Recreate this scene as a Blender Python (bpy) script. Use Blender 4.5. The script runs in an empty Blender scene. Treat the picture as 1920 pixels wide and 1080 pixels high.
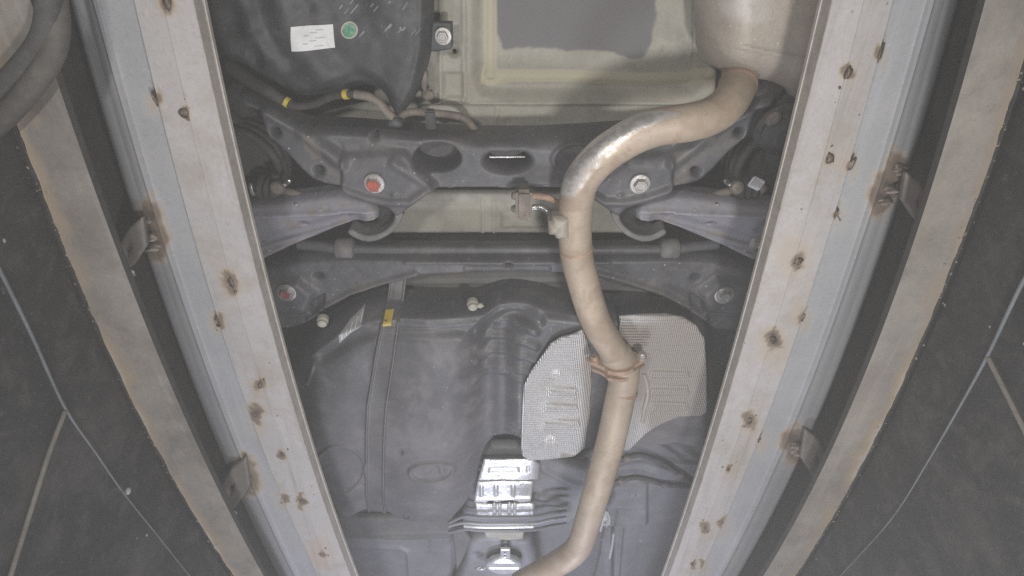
import bpy, bmesh, math, random
import numpy as np
from mathutils import Vector, Matrix
random.seed(7); rng = np.random.default_rng(7)
sc = bpy.context.scene
C = sc.collection

# ------------------------------------------------------------------ camera
# world: X to the right of the picture, Y towards the front of the car, Z up to the car; the camera sits in the pit and looks up
F = 1100.0
yc = np.array([-20., 1659., 1100.]); yc /= np.linalg.norm(yc)
xc = np.array([1., 0, 0]) - yc * yc[0]; xc /= np.linalg.norm(xc)
zc = np.cross(xc, yc)
R = np.stack([xc, yc, zc], 1)            # world -> camera (right, down, forward)
cam_d = bpy.data.cameras.new('camera'); cam = bpy.data.objects.new('camera', cam_d); C.objects.link(cam)
cam_d.sensor_width = 36.0; cam_d.lens = 36.0 * F / 1920.0; cam_d.clip_start = 0.01; cam_d.clip_end = 100
cam.matrix_world = Matrix((list(R[0]) , list(-R[1]), list(-R[2]))).transposed().to_4x4()
sc.camera = cam

# ------------------------------------------------------------------ world, lamps, exposure
wd = bpy.data.worlds.new('World'); sc.world = wd; wd.use_nodes = True
bg = wd.node_tree.nodes['Background']; bg.inputs[0].default_value = (0.93, 0.95, 1.0, 1); bg.inputs[1].default_value = 0.06
def area(name, loc, target, sx, sy, power, col=(1, 1, 1)):
    l = bpy.data.lights.new(name, 'AREA'); l.shape = 'RECTANGLE'; l.size = sx; l.size_y = sy; l.energy = power; l.color = col
    o = bpy.data.objects.new(name, l); C.objects.link(o); o.location = loc
    o.rotation_euler = (Vector(target) - Vector(loc)).to_track_quat('-Z', 'Y').to_euler()
    return o
area('lamp_near', (-0.30, -0.22, -0.20), (0.0, 0.50, 1.0), 0.14, 0.08, 6.3, (1.0, 0.97, 0.94))
area('lamp_pit', (0.27, 0.38, -0.25), (0.05, 0.60, 1.0), 0.14, 0.09, 9.4, (1.0, 0.98, 0.96))
area('lamp_front', (-0.08, 1.45, -0.40), (0.0, 1.40, 1.0), 0.30, 0.15, 10.0, (0.89, 0.90, 1.0))
area('fill_far', (0.02, 1.90, 0.32), (0.0, 1.75, 1.15), 0.30, 0.12, 4.6, (0.76, 0.79, 1.0))  # added unseen fill: brightens the front floor and the haze glow
sc.view_settings.view_transform = 'Standard'; sc.view_settings.look = 'None'; sc.view_settings.gamma = 1
sc.view_settings.exposure = -0.05
sc.render.engine = 'CYCLES'
sc.cycles.use_denoising = False; sc.cycles.sample_clamp_direct = 5.0; sc.cycles.sample_clamp_indirect = 2.0
sc.cycles.max_bounces = 6; sc.cycles.volume_bounces = 1

# ------------------------------------------------------------------ helpers
def W(px, py, z):
    """the point at height z that the photograph shows at pixel (px, py)"""
    d = R.T @ np.array([(px - 960) / F, (py - 540) / F, 1.0])
    return d * (z / d[2])
def Wa(pts, z):
    return np.array([W(p[0], p[1], z if len(p) < 3 else p[2]) for p in pts])
def conv(u, v, za, zb):
    """pixels of a point at height za -> pixels of the point right above or below it at height zb"""
    d = R.T @ np.stack([(u - 960) / F, (v - 540) / F, np.ones_like(u)]); k = za / d[2]
    return proj(d[0] * k, d[1] * k, np.full(u.shape, zb))
def proj(x, y, z):
    p = R @ np.stack([x, y, z])
    return 960 + F * p[0] / p[2], 540 + F * p[1] / p[2]
def catmull(pts, n=4, closed=True):
    P = np.array(pts, float); m = len(P); out = []
    for i in range(m if closed else m - 1):
        if closed: p0, p1, p2, p3 = P[i - 1], P[i], P[(i + 1) % m], P[(i + 2) % m]
        else: p0, p1, p2, p3 = P[max(i - 1, 0)], P[i], P[i + 1], P[min(i + 2, m - 1)]
        for k in range(n):
            t = k / n
            out.append(.5 * ((2 * p1) + (-p0 + p2) * t + (2 * p0 - 5 * p1 + 4 * p2 - p3) * t * t + (-p0 + 3 * p1 - 3 * p2 + p3) * t ** 3))
    if not closed: out.append(P[-1])
    return np.array(out)
def seg_dist(x, y, pts, closed=False, want_near=False):
    P = np.array(pts, float)[:, :2]; best = np.full(x.shape, 1e9); nx = np.zeros(x.shape); ny = np.zeros(x.shape)
    m = len(P)
    for i in range(m if closed else m - 1):
        a = P[i]; b = P[(i + 1) % m]; ab = b - a; L = ab @ ab + 1e-18
        t = np.clip(((x - a[0]) * ab[0] + (y - a[1]) * ab[1]) / L, 0, 1)
        qx = a[0] + t * ab[0]; qy = a[1] + t * ab[1]; d = np.hypot(x - qx, y - qy)
        if want_near:
            k = d < best; nx[k] = qx[k]; ny[k] = qy[k]
        best = np.minimum(best, d)
    return (best, nx, ny) if want_near else best
def inside(x, y, pts):
    P = np.array(pts, float); r = np.zeros(x.shape, bool); m = len(P)
    for i in range(m):
        a = P[i - 1]; b = P[i]
        c = (a[1] > y) != (b[1] > y)
        with np.errstate(divide='ignore', invalid='ignore'):
            xi = (b[0] - a[0]) * (y - a[1]) / (b[1] - a[1]) + a[0]
        r ^= c & (x < xi)
    return r
def ss(a, b, x):
    t = np.clip((x - a) / (b - a), 0, 1); return t * t * (3 - 2 * t)
_vn = {}
def vnoise(x, y, s, seed=0):
    """smooth value noise, 0..1"""
    if seed not in _vn: _vn[seed] = np.random.default_rng(100 + seed).random((64, 64))
    T = _vn[seed]; x = x * s; y = y * s
    i = np.floor(x).astype(int); j = np.floor(y).astype(int); fx = x - i; fy = y - j
    fx = fx * fx * (3 - 2 * fx); fy = fy * fy * (3 - 2 * fy)
    g = lambda a, b: T[a % 64, b % 64]
    return (g(i, j) * (1 - fx) + g(i + 1, j) * fx) * (1 - fy) + (g(i, j + 1) * (1 - fx) + g(i + 1, j + 1) * fx) * fy
def fbm(x, y, s, seed=0):
    return (vnoise(x, y, s, seed) + .5 * vnoise(x, y, s * 2.1, seed + 1) + .25 * vnoise(x, y, s * 4.3, seed + 2)) / 1.75
# features measured in pixels of the photograph (u, v)
def ridge(u, v, pts, w, h): return h * ss(1, 0, seg_dist(u, v, pts) / w)
def dimple(u, v, c, r, h, ry=None):
    return h * ss(1, 0.15, np.hypot((u - c[0]) / r, (v - c[1]) / (ry or r)))
def ring(u, v, c, r, w, h, ry=None):
    d = np.abs(np.hypot((u - c[0]), (v - c[1]) * r / (ry or r)) - r); return h * ss(1, 0, d / w)
def plateau(u, v, pts, w, h):
    d = seg_dist(u, v, pts, True) * np.where(inside(u, v, pts), 1, -1); return h * ss(-w, w, d)

def link(name, me, mats, parent=None, smooth=True):
    for m in (mats if isinstance(mats, (list, tuple)) else [mats]): me.materials.append(m)
    if smooth and len(me.polygons): me.polygons.foreach_set('use_smooth', np.ones(len(me.polygons), bool))
    o = bpy.data.objects.new(name, me); C.objects.link(o)
    if parent is not None: o.parent = parent
    return o
def thing(name, label, cat, group=None, loc=(0, 0, 0)):
    o = bpy.data.objects.new(name, None); C.objects.link(o); o['label'] = label; o['category'] = cat
    if group: o['group'] = group
    return o
def mesh(verts, faces, attrs=None):
    me = bpy.data.meshes.new('m'); me.from_pydata([tuple(map(float, v)) for v in verts], [], [tuple(map(int, f)) for f in faces])
    for k, a in (attrs or {}).items():
        at = me.attributes.new(k, 'FLOAT', 'POINT'); at.data.foreach_set('value', np.asarray(a, np.float32))
    me.update(); return me

class Relief: pass
def relief(name, poly, z, mats, parent=None, depth=.02, rnd=.015, hf=None, step=.004, smooth=True, holes=(), base=None,
           skirt=.006, attrs=None, label=None, zf=None):
    """a pressed or moulded sheet seen from below: outline in photo pixels at height z, edges rolling up by depth, hf adds relief (m, towards the camera)"""
    poly = [(p[0], p[1], p[2] if len(p) > 2 else z) for p in poly]
    pp = catmull(poly, 4) if smooth else np.array(poly, float)
    wp = Wa(pp, z)[:, :2]
    wh = [Wa(h, z)[:, :2] for h in holes]
    x0, y0 = wp.min(0) - step * 1.5; x1, y1 = wp.max(0) + step * 1.5
    xs = np.arange(x0, x1 + step, step); ys = np.arange(y0, y1 + step, step)
    X, Y = np.meshgrid(xs, ys); sh = X.shape; X = X.ravel(); Y = Y.ravel()
    def sdf(x, y, near=False):
        d, nx, ny = seg_dist(x, y, wp, True, True); s = np.where(inside(x, y, wp), d, -d)
        for h in wh:
            dh, hx, hy = seg_dist(x, y, h, True, True); sh_ = np.where(inside(x, y, h), -dh, dh)
            k = sh_ < s; s = np.where(k, sh_, s); nx = np.where(k, hx, nx); ny = np.where(k, hy, ny)
        return (s, nx, ny) if near else s
    s, nx, ny = sdf(X, Y, True)
    ins = (s > step * .25).reshape(sh)
    a, b, c, d = ins[:-1, :-1], ins[:-1, 1:], ins[1:, 1:], ins[1:, :-1]
    keep = a | b | c | d
    idx = np.arange(X.size).reshape(sh)
    q = np.stack([idx[:-1, :-1], idx[:-1, 1:], idx[1:, 1:], idx[1:, :-1]], -1)[keep]
    out = ~ins.ravel(); X = np.where(out, nx, X); Y = np.where(out, ny, Y)
    used = np.unique(q); remap = -np.ones(X.size, int); remap[used] = np.arange(used.size)
    x = X[used]; y = Y[used]; dd = np.where(out[used], 0, s[used]); q = remap[q][:, ::-1]
    def height(x, y, dd):
        z0 = base(x, y) if base else np.full(x.shape, z)
        u, v = proj(x, y, np.full(x.shape, zf or z))
        t = np.clip(dd / rnd, 0, 1) if rnd > 0 else np.ones_like(dd)
        zz = z0 + depth * (1 - np.sqrt(np.clip(1 - (1 - t) ** 2, 0, 1)))
        if hf is not None: zz = zz - hf(u, v, dd)
        return zz, u, v
    zz, u, v = height(x, y, dd)
    verts = np.stack([x, y, zz], 1); faces = [tuple(f) for f in q]
    at = {k: f(u, v, dd) for k, f in (attrs or {}).items()}
    if skirt:
        e = {}
        for f in q:
            for i in range(4):
                k = (f[i], f[(i + 1) % 4])
                if k[0] == k[1]: continue
                if (k[1], k[0]) in e: del e[(k[1], k[0])]
                else: e[k] = 1
        bv = sorted({i for k in e for i in k}); m = {b: i for i, b in enumerate(bv)}; n = len(verts); nb = len(bv)
        lo = verts[bv]; hi = lo.copy(); hi[:, 2] += skirt
        verts = np.concatenate([verts, lo, hi])
        faces += [(n + m[b_], n + m[a_], n + nb + m[a_], n + nb + m[b_]) for a_, b_ in e]
        at = {k: np.concatenate([vv, vv[bv], vv[bv]]) for k, vv in at.items()}
    me = mesh(verts, faces, at)
    r = Relief(); r.o = link(name, me, mats, parent); r.z = lambda x, y: height(x, y, np.maximum(sdf(x, y), 0))[0]
    if label: r.o['label'] = label
    return r

def sweep(name, pts, rad, mats, parent=None, sides=20, n=6, smooth=True, flat=1.0, label=None, attrs=None, sag=None):
    """round bar or pipe along world points"""
    P = catmull(pts, n, False) if smooth else np.array(pts, float)
    rr = np.interp(np.linspace(0, 1, len(P)), np.linspace(0, 1, len(rad)), rad) if hasattr(rad, '__len__') else np.full(len(P), rad)
    V = []; Fc = []; up = None
    for i, p in enumerate(P):
        t = P[min(i + 1, len(P) - 1)] - P[max(i - 1, 0)]; t /= np.linalg.norm(t) + 1e-12
        if up is None:
            up = np.cross(t, [0, 0, 1.]);
            if np.linalg.norm(up) < .1: up = np.cross(t, [1., 0, 0])
        up = up - t * (up @ t); up /= np.linalg.norm(up); w = np.cross(t, up)
        for k in range(sides):
            a = 2 * math.pi * k / sides; V.append(p + rr[i] * (up * math.cos(a) + w * math.sin(a) * flat))
    m = len(P)
    for i in range(m - 1):
        for k in range(sides):
            k2 = (k + 1) % sides; Fc.append((i * sides + k, (i + 1) * sides + k, (i + 1) * sides + k2, i * sides + k2))
    n0 = len(V); V += V[:sides]; V += V[(m - 1) * sides:m * sides]
    Fc.append(tuple(range(n0, n0 + sides))); Fc.append(tuple(reversed(range(n0 + sides, n0 + 2 * sides))))
    V = np.array(V); at = None
    if attrs:
        u, v = proj(V[:, 0], V[:, 1], V[:, 2]); at = {k: f(u, v, V) for k, f in attrs.items()}
    o = link(name, mesh(V, Fc, at), mats, parent)
    if label: o['label'] = label
    return o
def sweep_px(name, pts, rad, mats, parent=None, **k): return sweep(name, [W(*p) for p in pts], rad, mats, parent, **k)

def bm_obj(name, bm, mats, parent=None, smooth=False, bevel=0, label=None):
    if bevel: bmesh.ops.bevel(bm, geom=bm.edges[:], offset=bevel, segments=2, affect='EDGES', clamp_overlap=True)
    bmesh.ops.recalc_face_normals(bm, faces=bm.faces[:])
    me = bpy.data.meshes.new('m'); bm.to_mesh(me); bm.free()
    o = link(name, me, mats, parent, smooth)
    if label: o['label'] = label
    return o
def box(name, c, size, mats, parent=None, rot=None, bevel=.0015, label=None):
    bm = bmesh.new(); bmesh.ops.create_cube(bm, size=1)
    M = Matrix.Translation(Vector(c)) @ (rot.to_4x4() if rot else Matrix()) @ Matrix.Diagonal((*size, 1))
    bmesh.ops.transform(bm, matrix=Matrix.Diagonal((*size, 1)), verts=bm.verts)
    if bevel: bmesh.ops.bevel(bm, geom=bm.edges[:], offset=bevel, segments=2, affect='EDGES', clamp_overlap=True)
    bmesh.ops.transform(bm, matrix=Matrix.Translation(Vector(c)) @ (rot.to_4x4() if rot else Matrix()), verts=bm.verts)
    return bm_obj(name, bm, mats, parent, label=label)
def lathe(name, c, axis, prof, mats, parent=None, sides=24, hexes=(), label=None, slots=()):
    """rings (radius, distance along axis) about axis; rings in hexes are six-sided"""
    ax = Vector(axis).normalized(); q = ax.to_track_quat('Z', 'Y'); V = []; Fc = []; fm = []
    for i, (r, h) in enumerate(prof):
        for k in range(sides):
            a = 2 * math.pi * k / sides; rr = r
            if i in hexes:
                rr = r * math.cos(math.pi / 6) / math.cos((a % (math.pi / 3)) - math.pi / 6)
            V.append(Vector(c) + q @ Vector((rr * math.cos(a), rr * math.sin(a), h)))
    for i in range(len(prof) - 1):
        for k in range(sides):
            k2 = (k + 1) % sides; Fc.append((i * sides + k, i * sides + k2, (i + 1) * sides + k2, (i + 1) * sides + k)); fm.append(slots[i] if slots else 0)
    Fc.append(tuple((len(prof) - 1) * sides + k for k in range(sides))); fm.append(slots[-1] if slots else 0)
    Fc.append(tuple(reversed(range(sides)))); fm.append(0)
    me = mesh(V, Fc); me.polygons.foreach_set('material_index', fm)
    o = link(name, me, mats, parent, smooth=False)
    if label: o['label'] = label
    return o
def bolt(px, py, z, r, parent, mat, paint=None, axis=(0, 0, -1), label=None, name='bolt'):
    c = W(px, py, z); c = c - np.array(axis) * r * .1
    prof = [(r * 1.25, 0), (r * 1.28, r * .16), (r * 1.18, r * .26), (r * .84, r * .30), (r * .84, r * .92), (r * .76, r * 1.02), (r * .5, r * 1.02), (r * .44, r * .96)]
    m = [mat, paint or mat]
    return lathe(name, c, axis, prof, m, parent, hexes=(3, 4, 5), label=label, slots=(0, 0, 0, 0, 1, 1, 1, 1))
def blob(name, c, r, mat, parent, sq=(1, 1, 1), amp=.35, sub=2, seed=0, label=None):
    bm = bmesh.new(); bmesh.ops.create_icosphere(bm, subdivisions=sub, radius=1)
    g = random.Random(seed)
    ph = [(Vector((g.uniform(-3, 3), g.uniform(-3, 3), g.uniform(-3, 3))), g.uniform(0, 6)) for _ in range(5)]
    for v in bm.verts:
        n = v.co.copy(); k = 1 + amp * sum(math.sin(n.dot(p) * 1.6 + f) for p, f in ph) / 3
        v.co = Vector((n.x * sq[0], n.y * sq[1], n.z * sq[2])) * (r * k) + Vector(c)
    return bm_obj(name, bm, mat, parent, smooth=True, label=label)

# ------------------------------------------------------------------ materials
def pmat(name, base, rough=.6, metal=0., var=.25, scale=9., grime=None, grime_amt=.5, grime_scale=14., bump=.15, bscale=260.,
         streak=None, flecks=None, fleck_scale=90., fleck_amt=.1, attr=None, spec=.5, foil=0., speck=.6):
    m = bpy.data.materials.new(name); m.use_nodes = True; nt = m.node_tree; N = nt.nodes; L = nt.links; b = N['Principled BSDF']
    geo = N.new('ShaderNodeNewGeometry'); pos = geo.outputs['Position']
    def noise(s, det=6, rgh=.6, dist=0., vec=None):
        n = N.new('ShaderNodeTexNoise'); n.inputs['Scale'].default_value = s; n.inputs['Detail'].default_value = det
        n.inputs['Roughness'].default_value = rgh; n.inputs['Distortion'].default_value = dist; L.new(vec or pos, n.inputs['Vector']); return n.outputs['Fac']
    def ramp(src, a, c):
        r = N.new('ShaderNodeMapRange'); r.interpolation_type = 'SMOOTHSTEP'; r.inputs[1].default_value = a; r.inputs[2].default_value = c; L.new(src, r.inputs[0]); return r.outputs[0]
    def mul(a, c):
        q = N.new('ShaderNodeMath'); q.operation = 'MULTIPLY'; L.new(a, q.inputs[0])
        if isinstance(c, (int, float)): q.inputs[1].default_value = c
        else: L.new(c, q.inputs[1])
        return q.outputs[0]
    def mix(f, a, c):
        q = N.new('ShaderNodeMix'); q.data_type = 'RGBA'
        if isinstance(f, (int, float)): q.inputs[0].default_value = f
        else: L.new(f, q.inputs[0])
        for s, val in ((6, a), (7, c)):
            if isinstance(val, tuple): q.inputs[s].default_value = (*val, 1)
            else: L.new(val, q.inputs[s])
        return q.outputs[2]
    lo = tuple(x * (1 - var) for x in base); hi = tuple(min(1, x * (1 + var)) for x in base)
    col = mix(ramp(noise(scale), .3, .7), lo, hi)
    col = mix(mul(ramp(noise(scale * 7, 4), .35, .75), .35), col, tuple(x * (1 - var * .8) for x in base))
    col = mix(mul(ramp(noise(150, 4, .75), .50, .72), .50 * speck), col, tuple(x * .45 for x in base))
    col = mix(mul(ramp(noise(95, 5, .75, .3), .55, .74), .42 * speck), col, tuple(min(1, x * 1.25 + .12) for x in base))
    if streak:
        mp = N.new('ShaderNodeMapping'); mp.inputs['Scale'].default_value = streak[1]; L.new(pos, mp.inputs[0])
        col = mix(mul(ramp(noise(1., 5, .65, 0, mp.outputs[0]), .5, .75), streak[2]), col, streak[0])
    if grime:
        col = mix(mul(ramp(noise(grime_scale, 8, .68, .4), .45, .72), grime_amt), col, grime)
    if flecks:
        vo = N.new('ShaderNodeTexVoronoi'); vo.inputs['Scale'].default_value = fleck_scale; vo.inputs['Randomness'].default_value = 1
        nz = noise(fleck_scale * 2.2, 2); ad = N.new('ShaderNodeMath'); ad.operation = 'MULTIPLY_ADD'; L.new(nz, ad.inputs[0]); ad.inputs[1].default_value = .35; L.new(vo.outputs['Distance'], ad.inputs[2])
        L.new(pos, vo.inputs['Vector'])
        sp = N.new('ShaderNodeSeparateColor'); L.new(vo.outputs['Color'], sp.inputs[0])
        k = mul(ramp(ad.outputs[0], .36, .24), ramp(sp.outputs[0], 1 - fleck_amt, 1 - fleck_amt + .05))
        col = mix(k, col, flecks)
    rval = rough
    rn = N.new('ShaderNodeMapRange'); rn.inputs[3].default_value = max(.05, rough - .1); rn.inputs[4].default_value = min(1, rough + .12); L.new(noise(scale * 3), rn.inputs[0]); rsock = rn.outputs[0]
    msock = None
    for (an, stops, *tgt) in (attr or []):
        trg, tmt = tgt if tgt else (.8, metal * .15)
        at = N.new('ShaderNodeAttribute'); at.attribute_name = an; f = at.outputs['Fac']
        prev = 0
        for (a, c, colr, amt) in stops:
            col = mix(mul(ramp(f, a, c), amt), col, colr)
        mr = N.new('ShaderNodeMapRange'); mr.inputs[3].default_value = 0; mr.inputs[4].default_value = 1; L.new(f, mr.inputs[0])
        q = N.new('ShaderNodeMix'); L.new(mr.outputs[0], q.inputs[0]); L.new(rsock, q.inputs[2]); q.inputs[3].default_value = trg; rsock = q.outputs[0]
        if metal > 0:
            q2 = N.new('ShaderNodeMath'); q2.operation = 'MULTIPLY_ADD'; L.new(mr.outputs[0], q2.inputs[0]); q2.inputs[1].default_value = tmt - metal; q2.inputs[2].default_value = metal; q2.use_clamp = True; msock = q2.outputs[0]
    L.new(col, b.inputs['Base Color']); L.new(rsock, b.inputs['Roughness']); b.inputs['Metallic'].default_value = metal
    if msock: L.new(msock, b.inputs['Metallic'])
    b.inputs['Specular IOR Level'].default_value = spec
    bp = N.new('ShaderNodeBump'); bp.inputs['Strength'].default_value = bump; bp.inputs['Distance'].default_value = .002; L.new(noise(bscale, 3), bp.inputs['Height'])
    nrm = bp.outputs[0]
    if foil:
        sx = N.new('ShaderNodeSeparateXYZ'); L.new(pos, sx.inputs[0])
        def wave(ax, ay):
            a = mul(sx.outputs[0], ax); q = N.new('ShaderNodeMath'); q.operation = 'MULTIPLY_ADD'; L.new(sx.outputs[1], q.inputs[0]); q.inputs[1].default_value = ay; L.new(a, q.inputs[2])
            s = N.new('ShaderNodeMath'); s.operation = 'SINE'; L.new(q.outputs[0], s.inputs[0]); return s.outputs[0]
        k = 2 * math.pi / foil
        h = mul(wave(k * .85, k * .5), wave(-k * .85, k * .5))
        b2 = N.new('ShaderNodeBump'); b2.inputs['Strength'].default_value = .9; b2.inputs['Distance'].default_value = foil * .42; L.new(h, b2.inputs['Height']); L.new(nrm, b2.inputs['Normal']); nrm = b2.outputs[0]
    L.new(nrm, b.inputs['Normal'])
    return m
RUST = (.16, .085, .045); TAN = (.42, .32, .21); DUST = (.38, .35, .30)
rustA = [('rust', [(.05, .45, (.40, .31, .215), .65), (.3, .65, (.17, .125, .092), .9), (.7, 1.0, (.075, .058, .05), .95)])]
M = {}
M['bar'] = pmat('painted_bar', (.42, .403, .397), .55, 0, .08, 5, (.31, .27, .225), .7, 10, .15, 200, streak=((.27, .25, .235), (70, 2.5, 30), .7), flecks=(.13, .10, .08), fleck_scale=75, fleck_amt=.09, attr=rustA)
M['barside'] = pmat('dirty_bar_edge', (.46, .425, .385), .7, 0, .1, 12, (.27, .22, .17), .5, 30, .2, 200)
M['zinc'] = pmat('rolled_steel', (.385, .39, .40), .45, .25, .08, 5, (.42, .39, .35), .35, 10, .06, 150, streak=((.43, .455, .50), (70, 2.5, 40), .5), attr=rustA)
M['beam'] = pmat('brown_primer_steel', (.225, .205, .18), .65, 0, .25, 6, (.12, .105, .092), .75, 9, .25, 220, streak=((.31, .29, .265), (45, 3, 20), .65),
                 attr=[('rust', [(.05, .5, (.24, .195, .15), .7), (.4, .8, (.29, .22, .14), .7), (.75, 1., (.33, .30, .25), .8)])])
M['tab'] = pmat('dirty_tab', (.13, .115, .10), .6, 0, .2, 20, (.15, .12, .10), .5, 30)
M['tape'] = pmat('dirty_tape', (.065, .058, .052), .7, 0, .3, 15, (.13, .115, .10), .6, 25)
M['crust'] = pmat('rusty_dust', (.24, .205, .165), .9, 0, .35, 60, (.27, .19, .11), .6, 50)
M['beamside'] = pmat('beam_side', (.035, .033, .031), .8, 0, .3, 14, (.075, .068, .06), .5, 40, .3, 200, speck=.2)
M['wall'] = pmat('dark_pit_wall', (.013, .013, .014), .65, 0, .35, 5, (.075, .071, .066), .6, 22, .5, 120, streak=((.09, .085, .08), (14, 5, 3), .5), flecks=(.34, .32, .29), fleck_scale=60, fleck_amt=.10, speck=1.)
M['weld'] = pmat('burnt_weld', (.13, .10, .08), .4, .4, .5, 90, (.33, .26, .20), .5, 120, .5, 400)
M['cable'] = pmat('pale_cable', (.11, .125, .135), .5, 0, .3, 20, (.1, .1, .1), .5, 20)
M['strip'] = pmat('tan_strip', (.15, .135, .115), .7, 0, .3, 20, (.1, .1, .1), .5, 20)
M['rubber'] = pmat('black_rubber', (.045, .044, .043), .7, 0, .3, 15, (.14, .13, .12), .55, 18, .2, 150)
M['plastic'] = pmat('black_plastic', (.045, .046, .049), .55, 0, .25, 8, (.14, .138, .135), .65, 13, .1, 120, flecks=(.45, .45, .43), fleck_scale=60, fleck_amt=.07, attr=[('scuff', [(.3, .8, (.42, .42, .42), .6)])], speck=.8)
M['frame'] = pmat('subframe_paint', (.092, .091, .099), .48, 0, .22, 9, (.18, .165, .15), .6, 15, .15, 200, flecks=(.45, .43, .40), fleck_scale=95, fleck_amt=.16, attr=[('rust', [(.3, .95, (.22, .19, .16), .5)])])
M['cup'] = pmat('dusty_cup', (.15, .145, .14), .6, 0, .2, 20, (.30, .27, .23), .5, 30)
M['arm'] = pmat('arm_paint', (.285, .28, .31), .5, 0, .12, 12, (.18, .17, .16), .55, 24, .2, 220, flecks=(.42, .41, .40), fleck_scale=90, fleck_amt=.08, attr=[('rust', [(.2, .8, (.26, .22, .18), .7)])])
M['body'] = pmat('primer_beige_body', (.40, .385, .32), .6, 0, .13, 6, (.25, .235, .205), .75, 9, .1, 160, streak=((.46, .43, .38), (9, 30, 9), .15),
                 attr=[('coat', [(.3, .7, (.19, .181, .186), 1.)]), ('seal', [(.3, .7, (.53, .49, .36), .9)])])
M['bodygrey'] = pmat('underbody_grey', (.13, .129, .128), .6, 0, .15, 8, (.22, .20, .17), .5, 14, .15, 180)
M['dark'] = pmat('dark_underbody', (.055, .055, .056), .8, 0, .2, 8, (.10, .095, .09), .4, 12)
M['floor'] = pmat('blue_grey_floor', (.225, .227, .24), .5, 0, .15, 6, (.165, .16, .158), .7, 7, .08, 150, speck=.3)
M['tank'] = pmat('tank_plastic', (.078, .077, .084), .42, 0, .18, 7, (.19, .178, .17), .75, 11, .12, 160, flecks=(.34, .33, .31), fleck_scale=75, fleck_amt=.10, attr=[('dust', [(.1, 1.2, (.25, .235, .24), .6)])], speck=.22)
M['strap'] = pmat('tank_strap', (.15, .146, .15), .42, .2, .15, 10, (.22, .2, .18), .4, 20)
M['pipe'] = pmat('exhaust_steel', (.46, .375, .285), .55, .10, .13, 7, (.31, .235, .165), .7, 8, .2, 240, streak=((.43, .365, .30), (9, 9, 9), .6), flecks=(.22, .15, .10), fleck_scale=120, fleck_amt=.06, attr=[('stain', [(.2, .8, (.29, .205, .145), .42)], .75, .05), ('pale_patch', [(.25, .8, (.86, .83, .81), .8)], .27, .75)])
M['muffler'] = pmat('muffler_steel', (.40, .355, .30), .55, .10, .10, 7, (.30, .25, .20), .6, 14, .3, 200, flecks=(.60, .57, .53), fleck_scale=110, fleck_amt=.3, attr=[('pale_patch', [(.2, .9, (.62, .59, .56), .6)], .5, .15)])
M['flange'] = pmat('rusty_flange', (.42, .29, .21), .7, .1, .25, 25, (.24, .14, .09), .6, 40, .4, 250)
M['foil'] = pmat('embossed_foil', (1.0, .99, .97), .3, .3, .03, 9, (.62, .56, .48), .5, 14, .03, 200, foil=.0074, attr=[('dust', [(.1, .9, (.43, .38, .325), .85)])])
M['foilplain'] = pmat('bright_aluminium', (.84, .84, .84), .3, .6, .06, 12, (.55, .54, .52), .4, 30, .1, 120, attr=[('dust', [(.1, .9, (.30, .285, .285), .9)])])
M['groovedark'] = pmat('dark_groove', (.07, .07, .075), .6, 0, .2, 20, (.13, .125, .12), .4, 30)
M['rubdark'] = pmat('bushing_rubber', (.03, .03, .031), .8, 0, .2, 20)
M['chrome'] = pmat('bright_steel', (.75, .74, .73), .2, .95, .1, 30, (.4, .3, .2), .3, 40)
M['bolt'] = pmat('zinc_bolt', (.48, .47, .45), .4, .5, .15, 40, (.3, .26, .22), .5, 60)
M['red'] = pmat('red_paint_mark', (.42, .095, .06), .6, 0, .25, 90, (.3, .1, .07), .5, 140)
M['dullred'] = pmat('dull_red_paint_mark', (.36, .09, .10), .6, 0, .25, 90, (.2, .08, .07), .5, 140)
M['white'] = pmat('white_label', (.78, .78, .77), .5, 0, .05, 30, (.62, .62, .62), .4, 60, .05)
M['print'] = pmat('grey_print', (.50, .50, .50), .6, 0, .1, 30)
M['labelgrey'] = pmat('grey_label', (.36, .36, .36), .6, 0, .1, 30)
M['green'] = pmat('green_sticker', (.07, .26, .16), .5, 0, .3, 90, (.50, .55, .42), .8, 130)
M['cream'] = pmat('cream_plastic', (.43, .41, .33), .55, 0, .1, 60, (.4, .36, .3), .4, 60)
M['yellow'] = pmat('yellow_band', (.55, .43, .05), .45, 0, .1, 60)
M['mark'] = pmat('marker_ink', (.10, .08, .10), .6)
M['tanrub'] = pmat('dusty_rubber', (.20, .168, .138), .7, 0, .3, 40, (.12, .1, .09), .5, 60)

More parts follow.
